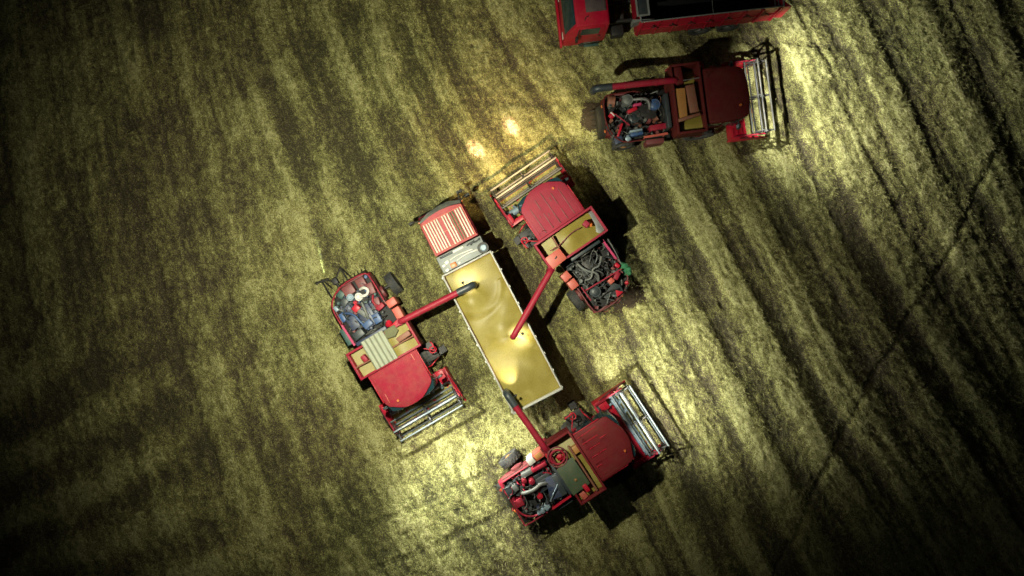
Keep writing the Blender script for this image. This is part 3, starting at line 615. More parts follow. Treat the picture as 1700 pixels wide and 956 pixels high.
D = dict(at=(7.93, 7.95), heading=7.3, seed=23, rear_light=200, beams=[('headlight', 5.8, 1.8, 1600, 95, (0.98, 1.0, 0.86)), ('long_headlight', 10.5, 3.6, 4800, 68, (0.98, 1.0, 0.86))], label='dimmed red combine harvester with its unloading auger folded back, beside the dump truck',
    red='deep_red', roof='deep_red', tank='deep_red', ribs=False, pivot=(-1.02, .80), auger_angle=179.0, auger_len=3.45, auger='red', auger_pitch=0.02, header_y=0.17, header_x=.33, gutter='deep_red', shield_in=.55, bars='reel_dark', roof_shape='square', tyre_y=1.0, steer=0.0,
    reel_phase=0.35, screen='maroon', guard='salmon', radiator='slate', engine='dark', shield=-1, spread=1.6, reach=3.4,
    hose_mats=['black', 'dark', 'grey', 'brown'], fit_mats=['dark', 'dark', 'brown', 'maroon', 'slate', 'grey'],
    clutter=[('can', 'air_cleaner', 'grey', -2.97, .44, .23, 1.9, 2.5), ('box', 'air_intake', 'grey', -2.98, .56, (.36, .3), 1.8, 2.35, 8), ('pipe', 'exhaust_pipe', 'steel', [(-2.75, .42, 2.5), (-2.3, .40, 2.55), (-2.08, .28, 2.5), (-2.04, -.05, 2.3), (-2.04, -.1, 1.9)], .07), ('can', 'fan_housing', 'blue', -1.84, .12, .24, 1.9, 2.4),
        ('box', 'valve', 'magenta', -2.56, .22, (.36, .12), 1.9, 2.4, 5), ('box', 'fuel_cap_cover', 'bright_red', -2.8, .02, (.42, .16), 2.0, 2.4, 18), ('drum', 'spray_can', 'bright_red', (-3.78, -.16, 2.2), (-3.6, .0, 2.25), .12), ('box', 'white_band', 'white', -3.66, -.05, (.05, .25), 2.1, 2.38, 40), ('can', 'filler_cap', 'slate', -2.77, -.3, .24, 1.8, 2.25),
        ('box', 'battery', 'paleblue', -2.75, -.86, (.55, .10), 1.9, 2.35, 3), ('box', 'battery', 'blue', -2.72, -1.0, (.55, .14), 1.9, 2.3, 3), ('box', 'toolbox', 'red', -1.75, -.84, (.82, .24), 1.8, 2.4, 2), ('drum', 'dust_drum', 'brown', (-3.75, .62, 2.0), (-3.45, .55, 2.0), .24), ('box', 'tool_tray', 'navy', -3.5, -1.12, (.36, .3), 1.6, 2.1, 15), ('blob', 'rag', 'paleblue', -3.10, -1.12, .14, 2.1),
        ('pipe', 'red_pipe', 'red', [(-3.55, -.05, 2.3), (-3.3, -.3, 2.35), (-3.0, -.6, 2.3)], .03), ('box', 'side_step', 'bright_red', -3.4, -.72, (.1, .6), 1.9, 2.2, -25), ('box', 'gearbox', 'bright_red', -.95, 1.52, (.36, .12), 2.3, 2.7, 8), ('blob', 'valve', 'red', -1.15, 1.46, .10, 2.5), ('pipe', 'side_rod', 'salmon', [(-2.1, 1.16, 2.4), (-1.4, 1.14, 2.4)], .04),
        ('plate', 'tank_tray', 'tan', [(-1.20, .46), (-.70, .46), (-.74, -.74), (-1.20, -.80)], 3.2, 3.24), ('box', 'tank_flap', 'brown', -.48, -.05, (.36, 1.16), 3.22, 3.36, 3), ('box', 'tank_beam', 'brown', -.70, -.80, (.95, .14), 3.2, 3.37, 10), ('box', 'tank_shelf', 'deep_red', -.9, .98, (.3, .7), 3.0, 3.33, 3), ('pipe', 'cross_pipe', 'steel', [(-.75, .75, 3.3), (-.05, .78, 3.3)], .025)])

comb = {}
for k, s in (('A', A), ('B', B), ('C', C_), ('D', D)): comb[k] = make_combine(s)

# corrugated sheet over the first machine's tank (a part of it)
m = MB(); nx, ny = 4, 60
m.grid(-1.36, -0.05, -0.66, 0.38, nx, ny, lambda x, y: 3.36 + 0.018 * math.sin((y + .66) / 1.04 * 2 * math.pi * 5) + 0.02 * (x + 1.3))
ext = bmesh.ops.extrude_face_region(m.bm, geom=m.bm.faces[:]); bmesh.ops.translate(m.bm, vec=(0, 0, -.012), verts=[v for v in ext['geom'] if isinstance(v, bmesh.types.BMVert)])
m.build('tank_cover', 'cover_grey', comb['A'])
# black tow frame at the first machine's tail
m = MB(); z = 1.0
m.tube([(-3.86, -.22, 1.3), (-4.80, -.28, 1.0)], .035, smooth=0); m.tube([(-3.80, -1.20, 1.3), (-4.72, -1.28, 1.0)], .035, smooth=0)
m.tube([(-4.62, -.95, 1.05), (-4.72, -1.5, 1.0)], .045, smooth=0); m.tube([(-4.38, -.75, 1.1), (-4.7, -1.25, 1.0)], .03, smooth=0); m.tube([(-4.38, -.75, 1.1), (-4.78, -.3, 1.0)], .03, smooth=0)
m.box((-4.38, -.76, 1.05), (.26, .24, .3)); m.tube([(-4.4, -.75, 1.1), (-3.85, -.7, 1.2)], .07, smooth=0); m.blob((-4.72, -1.52, 1.0), .07)
for y, s in ((-.25, 1), (-1.25, -1)): m.tube([(-4.75, y, 1.0), (-4.3, y, .05)], .03, smooth=0)
m.build('tow_frame', 'black', comb['A'])

ml = spot('marker_light', (-4.72, -1.36, .90), (-5.75, -1.03, 0), 560, 66, 1.0, (.80, 1.0, .74), comb['A'], .02); ml.scale = (.085, 1, 1)
tank_grain(lambda x, y: 2.86 + 0.16 * math.exp(-((y - 0.6) / .7) ** 2) + .06 * math.sin(3 * y) , A, 'golden grain showing at both sides of the grey-green corrugated sheet in the left combine')
tank_grain(lambda x, y: 2.80 + 0.26 * math.exp(-((y - .05) / .55) ** 2 - ((x + .62) / .6) ** 2) - .25 * max(0, abs(y) - .8), B, 'golden grain heaped in the open tank with the salmon box at its corner')
tank_grain(lambda x, y: 2.92 + 0.04 * math.sin(4 * y) - .3 * max(0, y - .75), C_, 'strip of golden grain beside the dark green tank cover')
tank_grain(lambda x, y: 2.75 + .22 * math.exp(-((y + 1.1) / .4) ** 2) - .2 * max(0, y), D, 'corner of golden grain beside the brown flap in the dimmed red combine')

# green bundle hanging at the rear corner of the second machine
bq = Matrix.Rotation(R(B['heading']), 4, 'Z')
m = MB()
for i, (dx, dy, dz, r) in enumerate(((0, 0, 0, .17), (-.18, .02, -.05, .15), (-.33, .0, -.02, .14), (.12, .03, -.04, .12), (-.2, -.07, .06, .12), (-.05, .09, -.2, .14), (-.28, .08, -.22, .13))):
    m.blob((dx, dy, dz), r, 2, .18, i)
g = m.build('cloth_bundle', 'green'); p = bq @ Vector((-2.92, -1.33, 2.15)); g.location = (B['at'][0] + p.x, B['at'][1] + p.y, 2.15); g.rotation_euler = (0, 0, R(B['heading']))
tag(g, 'green cloth bundle hung on the rear corner of a red combine', 'bundle')

# ------------------------------------------------------------------ trucks
def truck_base(t, bed_len, bed_half, axles, zfloor):
    m = MB()
    for y in (-.42, .42): m.span((-bed_len + .2, y - .06, 0.72), (2.6, y + .06, 0.95))
    for x in (-bed_len + .4, -3, -1, .4, 1.4): m.span((x - .08, -.36, .74), (x + .08, .36, .92))
    m.build('chassis', 'dark', t)
    for x, d in axles:
        for s in (-1, 1):
            wheel(t, x, s * (bed_half - .28), 0.50, 0.30 if not d else 0.42, 0, 'grey')
        m = MB(); m.cyl((x, -bed_half + .3, .5), (x, bed_half - .3, .5), .07); m.build('axle', 'dark', t)

def bed(t, L, hw, zf, zt, mat, inner, rim, gap=0.0):
    th = .06; m = MB()
    m.span((-L, -hw, zf), (0, hw, zf + .08))
    m.span((-L, -hw, zf + .08), (0, -hw + th, zt)); m.span((-L, hw - th, zf + .08), (0, hw, zt))
    m.span((-th, -hw + th, zf + .08), (0, hw - th, zt))
    n = 9
    for s in (-1, 1):
        for k in range(n):
            x = -L + .1 + k * (L - .2) / (n - 1)
            m.span((x - .045, s * (hw + .002), zf + .02), (x + .045, s * (hw + .05), zt - .02))
        m.span((-L + .15, s * (hw + .003), zf + (zt - zf) * .5 - .04), (-.15, s * (hw + .035), zf + (zt - zf) * .5 + .04))
    b = m.build('cargo_bed', mat, t)
    m = MB(); m.span((-L, -hw + th + .004, zf + .1), (-L + th, hw - th - .004, zt)); m.build('tailgate', mat, b)
    m = MB(); m.span((-L + th, -hw + th, zf + .081), (-th, hw - th, zf + .095), 0)
    m.span((-L + th + .01, -hw + th + .001, zf + .1), (-th - .01, -hw + th + .01, zt - .03), 0); m.span((-L + th + .01, hw - th - .01, zf + .1), (-th - .01, hw - th - .001, zt - .03), 0)
    m.span((-th - .01, -hw + th + .02, zf + .1), (-th - .001, hw - th - .02, zt - .03), 0)
    m.build('liner', inner, b)
    m = MB(); w = .045
    a_ = hw + .004; c_ = hw - th + .014
    m.span((-L - .01, -a_, zt), (.01, -c_, zt + w)); m.span((-L - .01, c_, zt), (.01, a_, zt + w))
    m.span((-th + .01, -c_, zt), (.01, c_, zt + w - .002)); m.span((-L - .01, -c_, zt), (-L + th - .01, c_, zt + w - .002))
    m.build('rim', rim, b)
    return b

# --- grain truck in the middle
T = empty('grain_truck', (-1.92, 1.04, 0), R(117.4))
tag(T, 'long truck with white slatted roof rack and its pale-rimmed bed full of golden grain', 'truck')
truck_base(T, 6.55, 1.16, ((1.65, 0), (-4.0, 1), (-5.25, 1)), 1.15)
bed(T, 6.55, 1.16, 1.15, 2.9, 'white', 'brown', 'rim_white')
m = MB(); m.span((0.03, -1.12, 1.0), (0.84, 1.12, 1.55), .02); m.span((0.06, -1.05, 1.55), (0.80, 1.06, 2.62), .03); m.span((.58, -.95, 2.62), (.76, .9, 2.68)); T_deck = m.build('front_deck', 'deck', T)
m = MB(); m.cyl((.25, -.92, 1.5), (.25, -.92, 2.85), .22, seg=24); m.cyl((.25, -.92, 2.85), (.25, -.92, 2.92), .24, seg=24); ac = m.build('air_cleaner', 'black', T)
m = MB(); m.cyl((.25, -.94, 2.92), (.25, -.94, 2.98), .15, .11, seg=24); m.build('cap', 'paleblue', ac)
MB().box((.19, .52, 2.70), (.2, .26, .14)).build('junction_box', 'orange', T)
m = MB(); m.tube([(.30, .30, 2.70), (.36, -.1, 2.72), (.32, -.6, 2.75), (.27, -.75, 2.8)], .035); m.tube([(.45, .55, 2.68), (.5, .1, 2.7), (.42, -.5, 2.72)], .03); m.build('air_pipe', 'white', T)
m = MB(); m.tube([(.66, -.35, 2.74), (.7, -.6, 2.78), (.62, -.75, 2.74), (.68, -.95, 2.74)], .04); m.tube([(.6, -.5, 2.74), (.72, -.72, 2.76)], .03); m.tube([(.7, .9, 2.72), (.68, .3, 2.74), (.72, -.2, 2.72)], .045); m.build('hose', 'slate', T)
m = MB(); m.span((.64, -.2, 2.70), (.74, .30, 2.78)); m.build('cab_latch', 'white', T)
for x, y, s in ((.12, .85, .12), (.35, .9, .1), (.42, .72, .14), (.16, .25, .08)): MB().box((x, y, 2.66), (s, s * 1.3, .07), (0, 0, .2)).build('fitting', 'white', T)
# cab
m = MB(); m.profile([(.88, .85), (.88, 2.75), (2.30, 2.75), (2.62, 2.05), (2.78, 1.75), (2.82, .62), (2.2, .62), (2.1, .9), (1.2, .9), (1.1, .75)], -1.02, 1.02, .04); cab = m.build('cab', 'pink_red', T)
m = MB(); m.bar((2.36, 0, 2.68), (2.66, 0, 2.08), 1.84, .02); m.build('windscreen', 'glass', cab)
for s in (-1, 1):
    m = MB(); m.span((1.15, s * 1.022, 1.0), (2.2, s * 1.04, 2.60)); d = m.build('door', 'pink_red', cab)
    m = MB(); m.span((1.3, s * 1.042, 1.75), (2.1, s * 1.05, 2.5)); m.build('window', 'glass', d)
    m = MB(); m.span((1.22, s * 1.042, 1.55), (1.36, s * 1.065, 1.59)); m.build('handle', 'black', d)
m = MB(); pts = [(.84, -.98), (2.36, -.94), (2.46, -.5), (2.5, 0), (2.46, .5), (2.36, .98), (.84, 1.02)]; m.prism(pts, 2.752, 2.88, .03); roof = m.build('cab_roof', 'faded', cab)
m = MB(); v = [(2.36, -.96), (2.54, -.97), (2.72, -.5), (2.74, 0), (2.66, .5), (2.50, .98), (2.36, .98)]; m.prism(v, 2.56, 2.62, .02); m.build('sun_visor', 'visor', cab)
m = MB(); m.span((2.83, -1.05, .5), (2.95, 1.05, .85), .03); bp = m.build('bumper', 'slate', T)
for s in (-1, 1):
    m = MB(); m.span((2.79, s * .8 - .14, .95), (2.84, s * .8 + .14, 1.12)); m.build('headlamp', 'white', T)
    m = MB(); m.box((2.5, s * 1.0, 2.3), (.1, .12, .14)); m.build('indicator', 'orange', T)
    m = MB(); m.tube([(2.5, s * .98, 2.45), (2.62, s * 1.2, 2.45), (2.64, s * 1.32, 2.3)], .022, smooth=1); m.box((2.64, s * 1.34, 2.12), (.1, .24, .40)); m.build('mirror', 'black', T)
m = MB(); m.tube([(2.5, -.95, 2.6), (2.8, -1.02, 2.62), (2.86, -1.1, 2.55)], .022); m.box((2.88, -1.12, 2.45), (.1, .26, .2)); m.build('mirror', 'black', T)
# roof rack of slats
m = MB()
for x in (.95, 1.6, 2.25): m.span((x - .025, -.90, 2.885), (x + .025, .92, 2.92))
for y in (-.93, .95): m.span((.9, y - .02, 2.885), (2.32, y + .02, 2.97))
rack = m.build('roof_rack', 'salmon', T)
for k in range(15):
    y = -.84 + k * .122
    if k in (8,): continue
    xf = 2.22 if k not in (2, 3) else 2.22
    m = MB(); m.box(((.93 + xf) / 2, y, 2.945), (xf - .93, .062, .03), (0, 0, .012 * math.sin(k * 2.3)), .006); m.build('slat', 'slat' if k not in (3, 4) else 'olive', rack)
# grain heap in the bed
def grain_z(x, y):
    z = 2.60
    for cx, cy, h, r in ((-5.1, .20, .14, 1.5), (-3.15, -.05, .30, 1.0), (-1.55, .55, .30, .95), (-4.2, -.5, .12, .9), (-2.4, -.6, .10, .8), (-.5, -.3, .05, .8)):
        d = math.hypot(x - cx, y - cy) / r
        z += h * 1.15 * math.exp(-2.6 * d * d)
    d = math.hypot(x + 1.0, y - 0.2)                  # slip crescents where the heaps met
    z += .045 * math.exp(-((d - 1.15) / .14) ** 2) * (1 if x < -1.2 else 0) - .015 * math.exp(-((d - 1.4) / .13) ** 2) * (1 if x < -1.2 else 0)
    d = math.hypot(x + 4.7, y - .3); z += .03 * math.exp(-((d - 1.25) / .12) ** 2) * (1 if x > -4.4 else 0)
    e = min(1.10 - abs(y), 6.49 + x, -.07 - x); z -= .04 * math.exp(-max(0, e) / .12)
    return z + .006 * math.sin(7 * x + 3 * y) * math.sin(5 * y - 2 * x)
m = MB(); m.grid(-6.485, -.075, -1.095, 1.095, 150, 56, grain_z)
gh = m.build('grain_heap', 'grain'); gh.location = T.location; gh.rotation_euler = T.rotation_euler
tag(gh, 'long heap of golden wheat grain filling the truck bed under the augers', 'grain')

# --- red dump truck at the top edge
D_T = empty('dump_truck', (5.29, 12.43, 0), R(186.5))
tag(D_T, 'bright red dump truck with an empty shade-dark bed at the top edge', 'truck')
truck_base(D_T, 6.1, 1.25, ((1.95, 0), (-3.1, 1), (-4.4, 1)), 1.25)
b2 = bed(D_T, 6.1, 1.25, 1.22, 2.75, 'truck_red', 'bed_shade', 'deck')
for k in range(7):
    x = -.75 - k * .8; m = MB(); y = 1.305
    m.bar((x - .14, y, 2.05), (x + .16, y + .005, 2.42), .03, .04); m.bar((x + .02, y, 2.2), (x + .22, y + .005, 2.16), .03, .03); m.build('latch', 'black', b2)
m = MB(); m.prism([(-6.12, 1.0), (-6.12, 1.26), (-6.42, 1.27)], 1.5, 2.75, .01); m.build('tail_wing', 'truck_red', b2)
for x in (-5.75, -5.9): MB().bar((x, -1.2, 2.70), (x, 1.2, 2.70), .03, .03).build('tail_bar', 'steel', b2)
m = MB(); m.tube([(-3.1, -1.2, 2.72), (-3.14, 0, 2.66), (-3.1, 1.2, 2.72)], .014); m.build('tie_rope', 'steel', b2)
m = MB(); m.span((-.42, -1.0, 2.78), (-.34, 1.0, 2.86)); m.span((.06, -1.0, 2.78), (.14, 1.0, 2.86)); m.span((-.42, .92, 2.78), (.14, 1.0, 2.84)); m.span((-.42, -1.0, 2.78), (.14, -.92, 2.84)); m.span((-.42, -.04, 2.78), (.14, .04, 2.84)); hb = m.build('headboard', 'deck', D_T)
m = MB(); m.span((-.34, -.92, 2.775), (.06, .92, 2.80)); m.build('mesh_panel', 'slate', hb)
m = MB(); m.prism([(-.62, 1.14), (-.02, 1.14), (.32, 1.25), (.32, 1.05)], 2.2, 2.74, .02); m.build('bed_corner', 'deck', D_T)
m = MB(); m.span((.45, .70, .75), (1.0, 1.15, 1.25), .04); m.build('fuel_tank', 'dark', D_T)
m = MB(); m.cyl((.75, -.8, .9), (.75, -.8, 2.6), .08); m.build('exhaust_stack', 'dark', D_T)
m = MB(); m.profile([(1.3, .85), (1.3, 2.86), (1.36, 2.92), (2.78, 2.92), (2.90, 2.84), (3.22, 1.9), (3.30, 1.55), (3.32, .6), (2.55, .6), (2.45, .95), (1.5, .95), (1.4, .75)], -1.18, 1.18, .07); cab = m.build('cab', 'truck_red', D_T)
m = MB(); m.profile([(2.84, 2.86), (2.93, 2.86), (3.30, 1.80), (3.26, 1.66), (3.20, 1.70)], -1.04, 1.04, .03); m.build('windscreen', 'glass', cab)
for s in (-1, 1):
    m = MB(); m.span((1.5, s * 1.182, 1.0), (2.65, s * 1.21, 2.72), .02); d = m.build('door', 'truck_red', cab)
    m = MB(); m.prism([(1.72, s * 1.2), (2.60, s * 1.2), (2.60, s * 1.222), (1.72, s * 1.222)], 1.95, 2.62, 0); m.build('window', 'glass', d)
    m = MB(); m.span((1.6, s * 1.212, 1.7), (1.75, s * 1.24, 1.75)); m.build('handle', 'black', d)
    m = MB(); m.tube([(2.72, s * 1.18, 2.6), (2.85, s * 1.40, 2.6), (2.85, s * 1.42, 2.2)], .022, smooth=1); m.box((2.85, s * 1.43, 2.05), (.1, .16, .42)); m.build('mirror', 'black', D_T)
    m = MB(); m.span((3.26, s * .85 - .16, .95), (3.34, s * .85 + .16, 1.15), .03); m.build('headlamp', 'white', D_T)
    m = MB(); m.span((1.7, s * 1.19, .55), (2.35, s * 1.30, .62)); m.build('step', 'teal', D_T)
m = MB(); m.span((1.42, -.62, 2.925), (2.35, .62, 2.96), .015); m.span((1.46, -.58, 2.96), (2.31, .58, 2.985), .03); hatch = m.build('roof_hatch', 'hatch', cab)
m = MB(); m.tube([(1.75, .16, 3.0), (1.95, .16, 3.02), (1.95, -.16, 3.02), (1.75, -.16, 3.0)], .03); m.build('handle', 'black', hatch)
m = MB(); m.tube([(2.25, .78, 2.93), (2.4, .82, 2.95), (2.45, .95, 2.93)], .02); m.build('roof_hook', 'black', cab)
m = MB(); m.span((3.34, -1.2, .45), (3.45, 1.2, .8), .03); m.build('bumper', 'truck_red', D_T)
cab.scale = (.92, 1, 1); cab.location.x = .104
for o in D_T.children:
    if o.name.split('.')[0] in ('bumper', 'headlamp', 'mirror', 'step'): o.location.x = -.17

# ------------------------------------------------------------------ ground
def vnoise(x, y, scale, seed):
    rs = np.random.RandomState(seed); G = rs.rand(256, 256)
    X = x / scale; Y = y / scale
    xi = np.floor(X).astype(int); yi = np.floor(Y).astype(int); fx = X - xi; fy = Y - yi
    fx = fx * fx * fx * (fx * (fx * 6 - 15) + 10); fy = fy * fy * fy * (fy * (fy * 6 - 15) + 10)
    g = lambda a, b: G[(xi + a) % 256, (yi + b) % 256]
    return (g(0, 0) * (1 - fx) + g(1, 0) * fx) * (1 - fy) + (g(0, 1) * (1 - fx) + g(1, 1) * fx) * fy
def fbm(x, y, scale, seed, oct=4, gain=0.5):
    s = 0; a = 1.0; t = 0
    for i in range(oct):
        s = s + a * (vnoise(x * (1 if i % 2 else .96) + y * .28 * (i % 2), y * (1 if i % 2 else .96) - x * .28 * (i % 2), scale / 2 ** i, seed + i * 7) - .5); t += a; a *= gain
    return s / t * 2          # about -1..1
def sstep(a, b, x):
    t = np.clip((x - a) / (b - a), 0, 1); return t * t * (3 - 2 * t)

def px(p): return ((p[0] - 850) / 36.06, (478 - p[1]) / 36.06)
CREASE = [px(p) for p in ((1655, 240), (1575, 420), (1530, 492), (1440, 645), (1350, 815), (1325, 880), (1280, 965))]
RUT = [px(p) for p in ((1605, 460), (1660, 560), (1730, 690))]
def seg_dist(x, y, line):
    d = np.full(x.shape, 1e9)
    for (ax, ay), (bx, by) in zip(line[:-1], line[1:]):
        vx, vy = bx - ax, by - ay; L2 = vx * vx + vy * vy
        t = np.clip(((x - ax) * vx + (y - ay) * vy) / L2, 0, 1)
        d = np.minimum(d, np.hypot(x - ax - t * vx, y - ay - t * vy))
    return d

TRACKS = [(-5.01, -3.10, -59.7, 1.0, 16), (2.09, 2.59, 124.3, 1.0, 20), (3.13, -7.11, 33.0, 1.0, 15), (7.96, 7.89, 7.3, 1.0, 14), (-3.0, 3.2, 117.4, .9, 18), (3.0, 12.1, 186.5, .95, 16)]
def field(x, y):
    """height, straw cover and greenness of the stubble field"""
    xc = np.clip(x, -40, 40); yc = np.clip(y, -40, 40)
    u = .866 * x + .5 * y + .016 * np.minimum(xc, 0) * yc + 1.1 * fbm(x, y, 16, 5, 2) + .10 * fbm(x, y, 1.6, 9, 3)
    u = u - 1.1 * sstep(6, -2, u)
    sw = .5 + .5 * np.cos(2 * np.pi * (u - 9.0) / 2.6)
    v = -.42 * x + .907 * y + .8 * fbm(x, y, 7, 31, 2) + .2 * fbm(x, y, 1.2, 33, 2)
    sv = .5 + .5 * np.cos(2 * np.pi * v / 2.9)
    k = sstep(-13.5, -16.5, x + .35 * (y + 6) + 1.5 * fbm(x, y, 4, 41, 2)) * sstep(-1.0, -5.0, y)
    s = sw * (1 - k) + sv * k
    s = sstep(.12, .88, s)
    al = .866 * y - .5 * x                                   # along the rows
    right = sstep(-6, 7, x) * (1 - .6 * sstep(-6, -13, y) * sstep(6, -4, x))
    streak = fbm(u, al * .075, .75, 51, 4, .62)              # long streaks along the rows
    hair = fbm(u, al * .30, .20, 57, 2, .6)                  # fibres of straw
    clump = fbm(x, y, .60, 61, 4, .6); patch = fbm(x, y, 3.2, 71, 3); fine = fbm(x, y, .16, 81, 2)
    cover = .48 + (.17 + .25 * right) * (s - .5) + (.43 + .14 * right) * streak + (.36 - .12 * right) * patch + .26 * clump + .24 * fine + .30 * hair
    green = np.clip(.5 + .9 * fbm(x, y, 5.5, 91, 3) + .3 * clump, 0, 1)
    h = (.06 + .08 * right) * s + (.04 + .05 * right) * streak + .035 * clump + .045 * fine + .04 * hair + .03 * patch - .06
    # wheel ruts in the bare lanes between the windrows
    for off, wd_, am in ((.28, .045, 1.0), (.66, .04, .7), (.47, .03, .5)):
        ph = np.mod((u - 9.0) / 2.6, 1.0); rut = np.exp(-((ph - off) / wd_) ** 2) * (1 - k) * sstep(-.35, .35, fbm(u * .5, al * .06, 1.2, 111 + int(off * 100), 2) + .15)
        h = h - .055 * am * rut; cover = cover - .22 * am * rut
    for (ox, oy, hd, hw_, ln_) in TRACKS:                    # tyre tracks leading up to each machine
        c_, s_ = math.cos(R(hd)), math.sin(R(hd)); lx = (x - ox) * c_ + (y - oy) * s_; ly = -(x - ox) * s_ + (y - oy) * c_ + .010 * lx * np.abs(lx)
        on = sstep(1.0, -1.0, lx) * sstep(-ln_, -ln_ + 6, lx)
        tr = np.exp(-((np.abs(ly) - hw_) / .17) ** 4) * on
        h = h - .05 * tr + .02 * tr * np.sin(lx * 2 * np.pi / .22 + 9 * np.abs(ly)); cover = cover - .16 * tr
    bare = sstep(-8, -18, x + 1.5 * patch - .25 * y); cover = cover - .07 * bare + .40 * k * (sv - .5); h = h + .07 * k * sv; green = green * (1 - .8 * bare)
    d = seg_dist(x + .13 * fbm(x, y, 1.1, 101, 2), y + .13 * fbm(x, y, 1.1, 103, 2), CREASE)
    d2 = seg_dist(x, y, RUT)
    for dd, wdt, dep in ((d, .10, .10), (d2, .16, .10)):
        h = h - dep * np.exp(-(dd / wdt) ** 2) + .035 * np.exp(-((dd - .36) / .2) ** 2); cover = cover - .30 * np.exp(-(dd / (wdt * 1.3)) ** 2)
    far = sstep(60, 120, np.hypot(x, y)); h = h * (1 - far)
    return h, np.clip(cover, 0, 1), green

def axis(lo, hi, step, out):
    mid = np.arange(lo, hi + step / 2, step); e = []; s = step; p = hi
    while p < out: s *= 1.35; p += s; e.append(p)
    e = np.array(e); return np.concatenate([-(e - hi)[::-1] + lo, mid, e])
gx = axis(-26.5, 26.5, .055, 900.0); gy = axis(-16, 16, .055, 900.0)
X, Y = np.meshgrid(gx, gy, indexing='ij'); Hh, Cc, Gg = field(X, Y)
nx, ny = X.shape
me = bpy.data.meshes.new('field')
me.vertices.add(nx * ny); me.vertices.foreach_set('co', np.stack([X, Y, Hh], -1).astype(np.float32).ravel())
ii = np.arange(nx * ny).reshape(nx, ny)
q = np.stack([ii[:-1, :-1], ii[1:, :-1], ii[1:, 1:], ii[:-1, 1:]], -1).reshape(-1, 4)
me.loops.add(q.size); me.loops.foreach_set('vertex_index', q.ravel().astype(np.int32))
me.polygons.add(len(q)); me.polygons.foreach_set('loop_start', (np.arange(len(q)) * 4).astype(np.int32)); me.polygons.foreach_set('loop_total', np.full(len(q), 4, np.int32))
me.polygons.foreach_set('use_smooth', np.ones(len(q), bool))
me.update(); me.validate()
for nm, arr in (('straw_cover', Cc), ('greenness', Gg)):
    at = me.attributes.new(nm, 'FLOAT', 'POINT'); at.data.foreach_set('value', arr.astype(np.float32).ravel())
fo = bpy.data.objects.new('field', me); COL.objects.link(fo); fo['kind'] = 'structure'; fo['label'] = 'harvested stubble field with swaths of straw'

def attr(nt, n):
    a = N(nt, 'ShaderNodeAttribute'); a.attribute_name = n; return a.outputs['Fac']
m, nt, b = new_mat('stubble_soil')
co = N(nt, 'ShaderNodeTexCoord').outputs['Object']
cov = attr(nt, 'straw_cover'); grn = attr(nt, 'greenness')
mp1 = N(nt, 'ShaderNodeMapping'); mp1.inputs['Rotation'].default_value = (0, 0, R(-30)); nt.links.new(co, mp1.inputs['Vector'])
mp2 = N(nt, 'ShaderNodeMapping'); mp2.inputs['Scale'].default_value = (1, .38, 1); nt.links.new(mp1.outputs['Vector'], mp2.inputs['Vector'])
f1 = noise(nt, mp2.outputs['Vector'], 9.0, 5, .75); f2 = noise(nt, co, 19, 2, .7)
def mth(op, a, bb):
    n = N(nt, 'ShaderNodeMath', operation=op)
    for i, v in enumerate((a, bb)):
        if hasattr(v, 'is_output'): nt.links.new(v, n.inputs[i])
        else: n.inputs[i].default_value = v
    return n.outputs[0]
c2 = mth('ADD', cov, mth('MULTIPLY', mth('SUBTRACT', f1, .5), 1.25)); c2 = mth('ADD', c2, mth('MULTIPLY', mth('SUBTRACT', f2, .5), 2.5))
col = ramp(nt, c2, [(0.0, (0.050, 0.040, 0.026)), (0.26, (0.124, 0.098, 0.056)), (0.50, (0.185, 0.168, 0.060)), (0.76, (0.30, 0.282, 0.102)), (1.0, (0.47, 0.445, 0.21))])
gcol = ramp(nt, c2, [(0.02, (0.034, 0.038, 0.016)), (0.35, (0.085, 0.095, 0.032)), (0.60, (0.175, 0.185, 0.064)), (1.0, (0.40, 0.41, 0.18))])
nt.links.new(mix(nt, mth('MULTIPLY', grn, .65), col, gcol), b.inputs['Base Color'])
b.inputs['Roughness'].default_value = .95; b.inputs['Specular IOR Level'].default_value = .15
bp = N(nt, 'ShaderNodeBump'); bp.inputs['Strength'].default_value = .9; bp.inputs['Distance'].default_value = .05
nt.links.new(mth('ADD', f2, mth('MULTIPLY', f1, 1.5)), bp.inputs['Height']); nt.links.new(bp.outputs['Normal'], b.inputs['Normal'])
me.materials.append(m)

# loose straw and stubble, uncountable: one object
rs = np.random.RandomState(4); n = 700000
bx = rs.uniform(-26, 26, n); by = rs.uniform(-15.5, 15.5, n); h, c, g = field(bx, by)
keep = rs.rand(n) < (.25 + .75 * c); bx, by, h, c, g = bx[keep], by[keep], h[keep], c[keep], g[keep]; n = len(bx)
ln = rs.uniform(.05, .17, n); wd = rs.uniform(.004, .0095, n); az = rs.uniform(0, 2 * np.pi, n)
row = rs.rand(n) < .55; az = np.where(row, -1.047 + rs.normal(0, .35, n), az)
tilt = np.abs(rs.normal(0, .55, n)); tilt = np.minimum(tilt, 1.4)
dx = np.cos(az) * np.cos(tilt) * ln; dy = np.sin(az) * np.cos(tilt) * ln; dz = np.sin(tilt) * ln
sx = -np.sin(az) * wd; sy = np.cos(az) * wd; z0 = h + .004 + rs.uniform(0, .03, n)
V = np.empty((n, 4, 3), np.float32)
V[:, 0] = np.stack([bx - sx, by - sy, z0], -1); V[:, 1] = np.stack([bx + sx, by + sy, z0 + .004], -1)
V[:, 2] = np.stack([bx + dx + sx * .6, by + dy + sy * .6, z0 + dz + .004], -1); V[:, 3] = np.stack([bx + dx - sx * .6, by + dy - sy * .6, z0 + dz], -1)
me = bpy.data.meshes.new('straw_stubble'); me.vertices.add(n * 4); me.vertices.foreach_set('co', V.ravel())
me.loops.add(n * 4); me.loops.foreach_set('vertex_index', np.arange(n * 4, dtype=np.int32)); me.polygons.add(n)
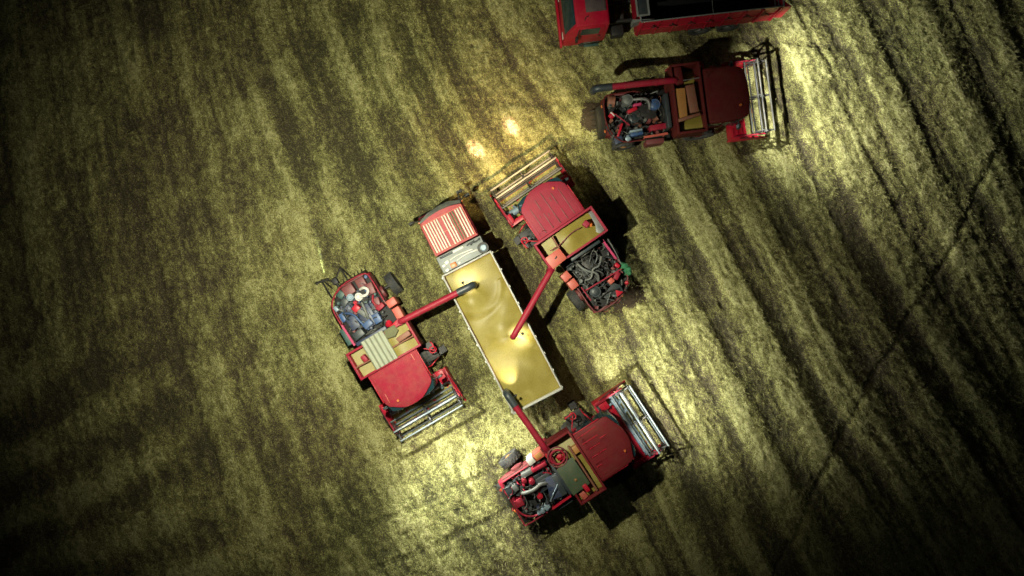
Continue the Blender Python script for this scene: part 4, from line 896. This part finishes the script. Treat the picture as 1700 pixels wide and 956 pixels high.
me.polygons.foreach_set('loop_start', (np.arange(n) * 4).astype(np.int32)); me.polygons.foreach_set('loop_total', np.full(n, 4, np.int32)); me.update()
tone = np.clip(.22 + .44 * c + rs.normal(0, .20, n), 0, .88)
at = me.attributes.new('tone', 'FLOAT', 'POINT'); at.data.foreach_set('value', np.repeat(tone, 4).astype(np.float32))
m, nt, b = new_mat('straw_blades')
nt.links.new(ramp(nt, attr(nt, 'tone'), [(0.0, (0.030, 0.030, 0.012)), (.35, (0.12, 0.11, 0.036)), (.65, (0.30, 0.28, 0.11)), (1.0, (0.58, 0.52, 0.29))]), b.inputs['Base Color'])
b.inputs['Roughness'].default_value = .8; b.inputs['Specular IOR Level'].default_value = .25
me.materials.append(m); so = bpy.data.objects.new('straw_stubble', me); COL.objects.link(so); so['kind'] = 'stuff'; so['label'] = 'loose straw and short stubble covering the field'

# chaff heaps dropped behind two machines
def chaff(x, y, r, seed, label):
    m = MB(); rnd = random.Random(seed); n = 24
    def fz(px_, py_):
        d = math.hypot(px_, py_) / r; return max(-.06, .30 * (1 - d ** 1.3) + rnd.uniform(-.035, .035) * (d < 1.1))
    m.grid(-r * 1.1, r * 1.1, -r * 1.1, r * 1.1, n, n, fz); o = m.build('chaff_heap', 'chaff'); o.location = (x, y, .0)
    tag(o, label, 'chaff heap', 'chaff heaps behind the combines'); return o
chaff(3.65, 7.75, .72, 2, 'dark brown chaff heap behind the dimmed red combine with folded auger')
chaff(5.35, -.35, .75, 5, 'dark brown chaff heap behind the combine with salmon boxes')

# ------------------------------------------------------------------ light
w = bpy.data.worlds.new('World'); SC.world = w; w.use_nodes = True; nt = w.node_tree; bg = nt.nodes['Background']
SUN_EL, SUN_AZ = 62.0, 275.0                       # light from the left
sky = N(nt, 'ShaderNodeTexSky', sky_type='NISHITA'); sky.sun_disc = False; sky.sun_elevation = R(SUN_EL); sky.sun_rotation = R(SUN_AZ)
nt.links.new(sky.outputs['Color'], bg.inputs['Color']); bg.inputs['Strength'].default_value = 0.0018
sl = bpy.data.lights.new('moon', 'SUN'); sl.energy = 0.03; sl.angle = R(.5); sl.color = (1.0, .95, .85)
so = bpy.data.objects.new('moon', sl); COL.objects.link(so)
d = Vector((-math.cos(R(SUN_EL)), .06, math.sin(R(SUN_EL)))); so.rotation_euler = d.to_track_quat('Z', 'Y').to_euler()
# the lamp of a second drone hanging left of the machines: the light the whole scene is lit by
spot('drone_floodlight', (-3.8, 0.0, 17.0), (-3.6, .9, 0), 19500, 115, 1.0, (1.0, .985, .74), None, .12)

# ------------------------------------------------------------------ camera
cd = bpy.data.cameras.new('camera'); cd.sensor_width = 36.0; cd.lens = 36.0 * 1190 / 1700; cd.clip_end = 3000; cd.clip_start = .1
cam = bpy.data.objects.new('camera', cd); COL.objects.link(cam); cam.location = (0, 0, CAM_H); cam.rotation_euler = (0, 0, 0); SC.camera = cam
SC.view_settings.view_transform = 'Standard'; SC.view_settings.look = 'None'; SC.view_settings.exposure = 0.0; SC.view_settings.gamma = 1.0; SC.view_settings.use_curve_mapping = False
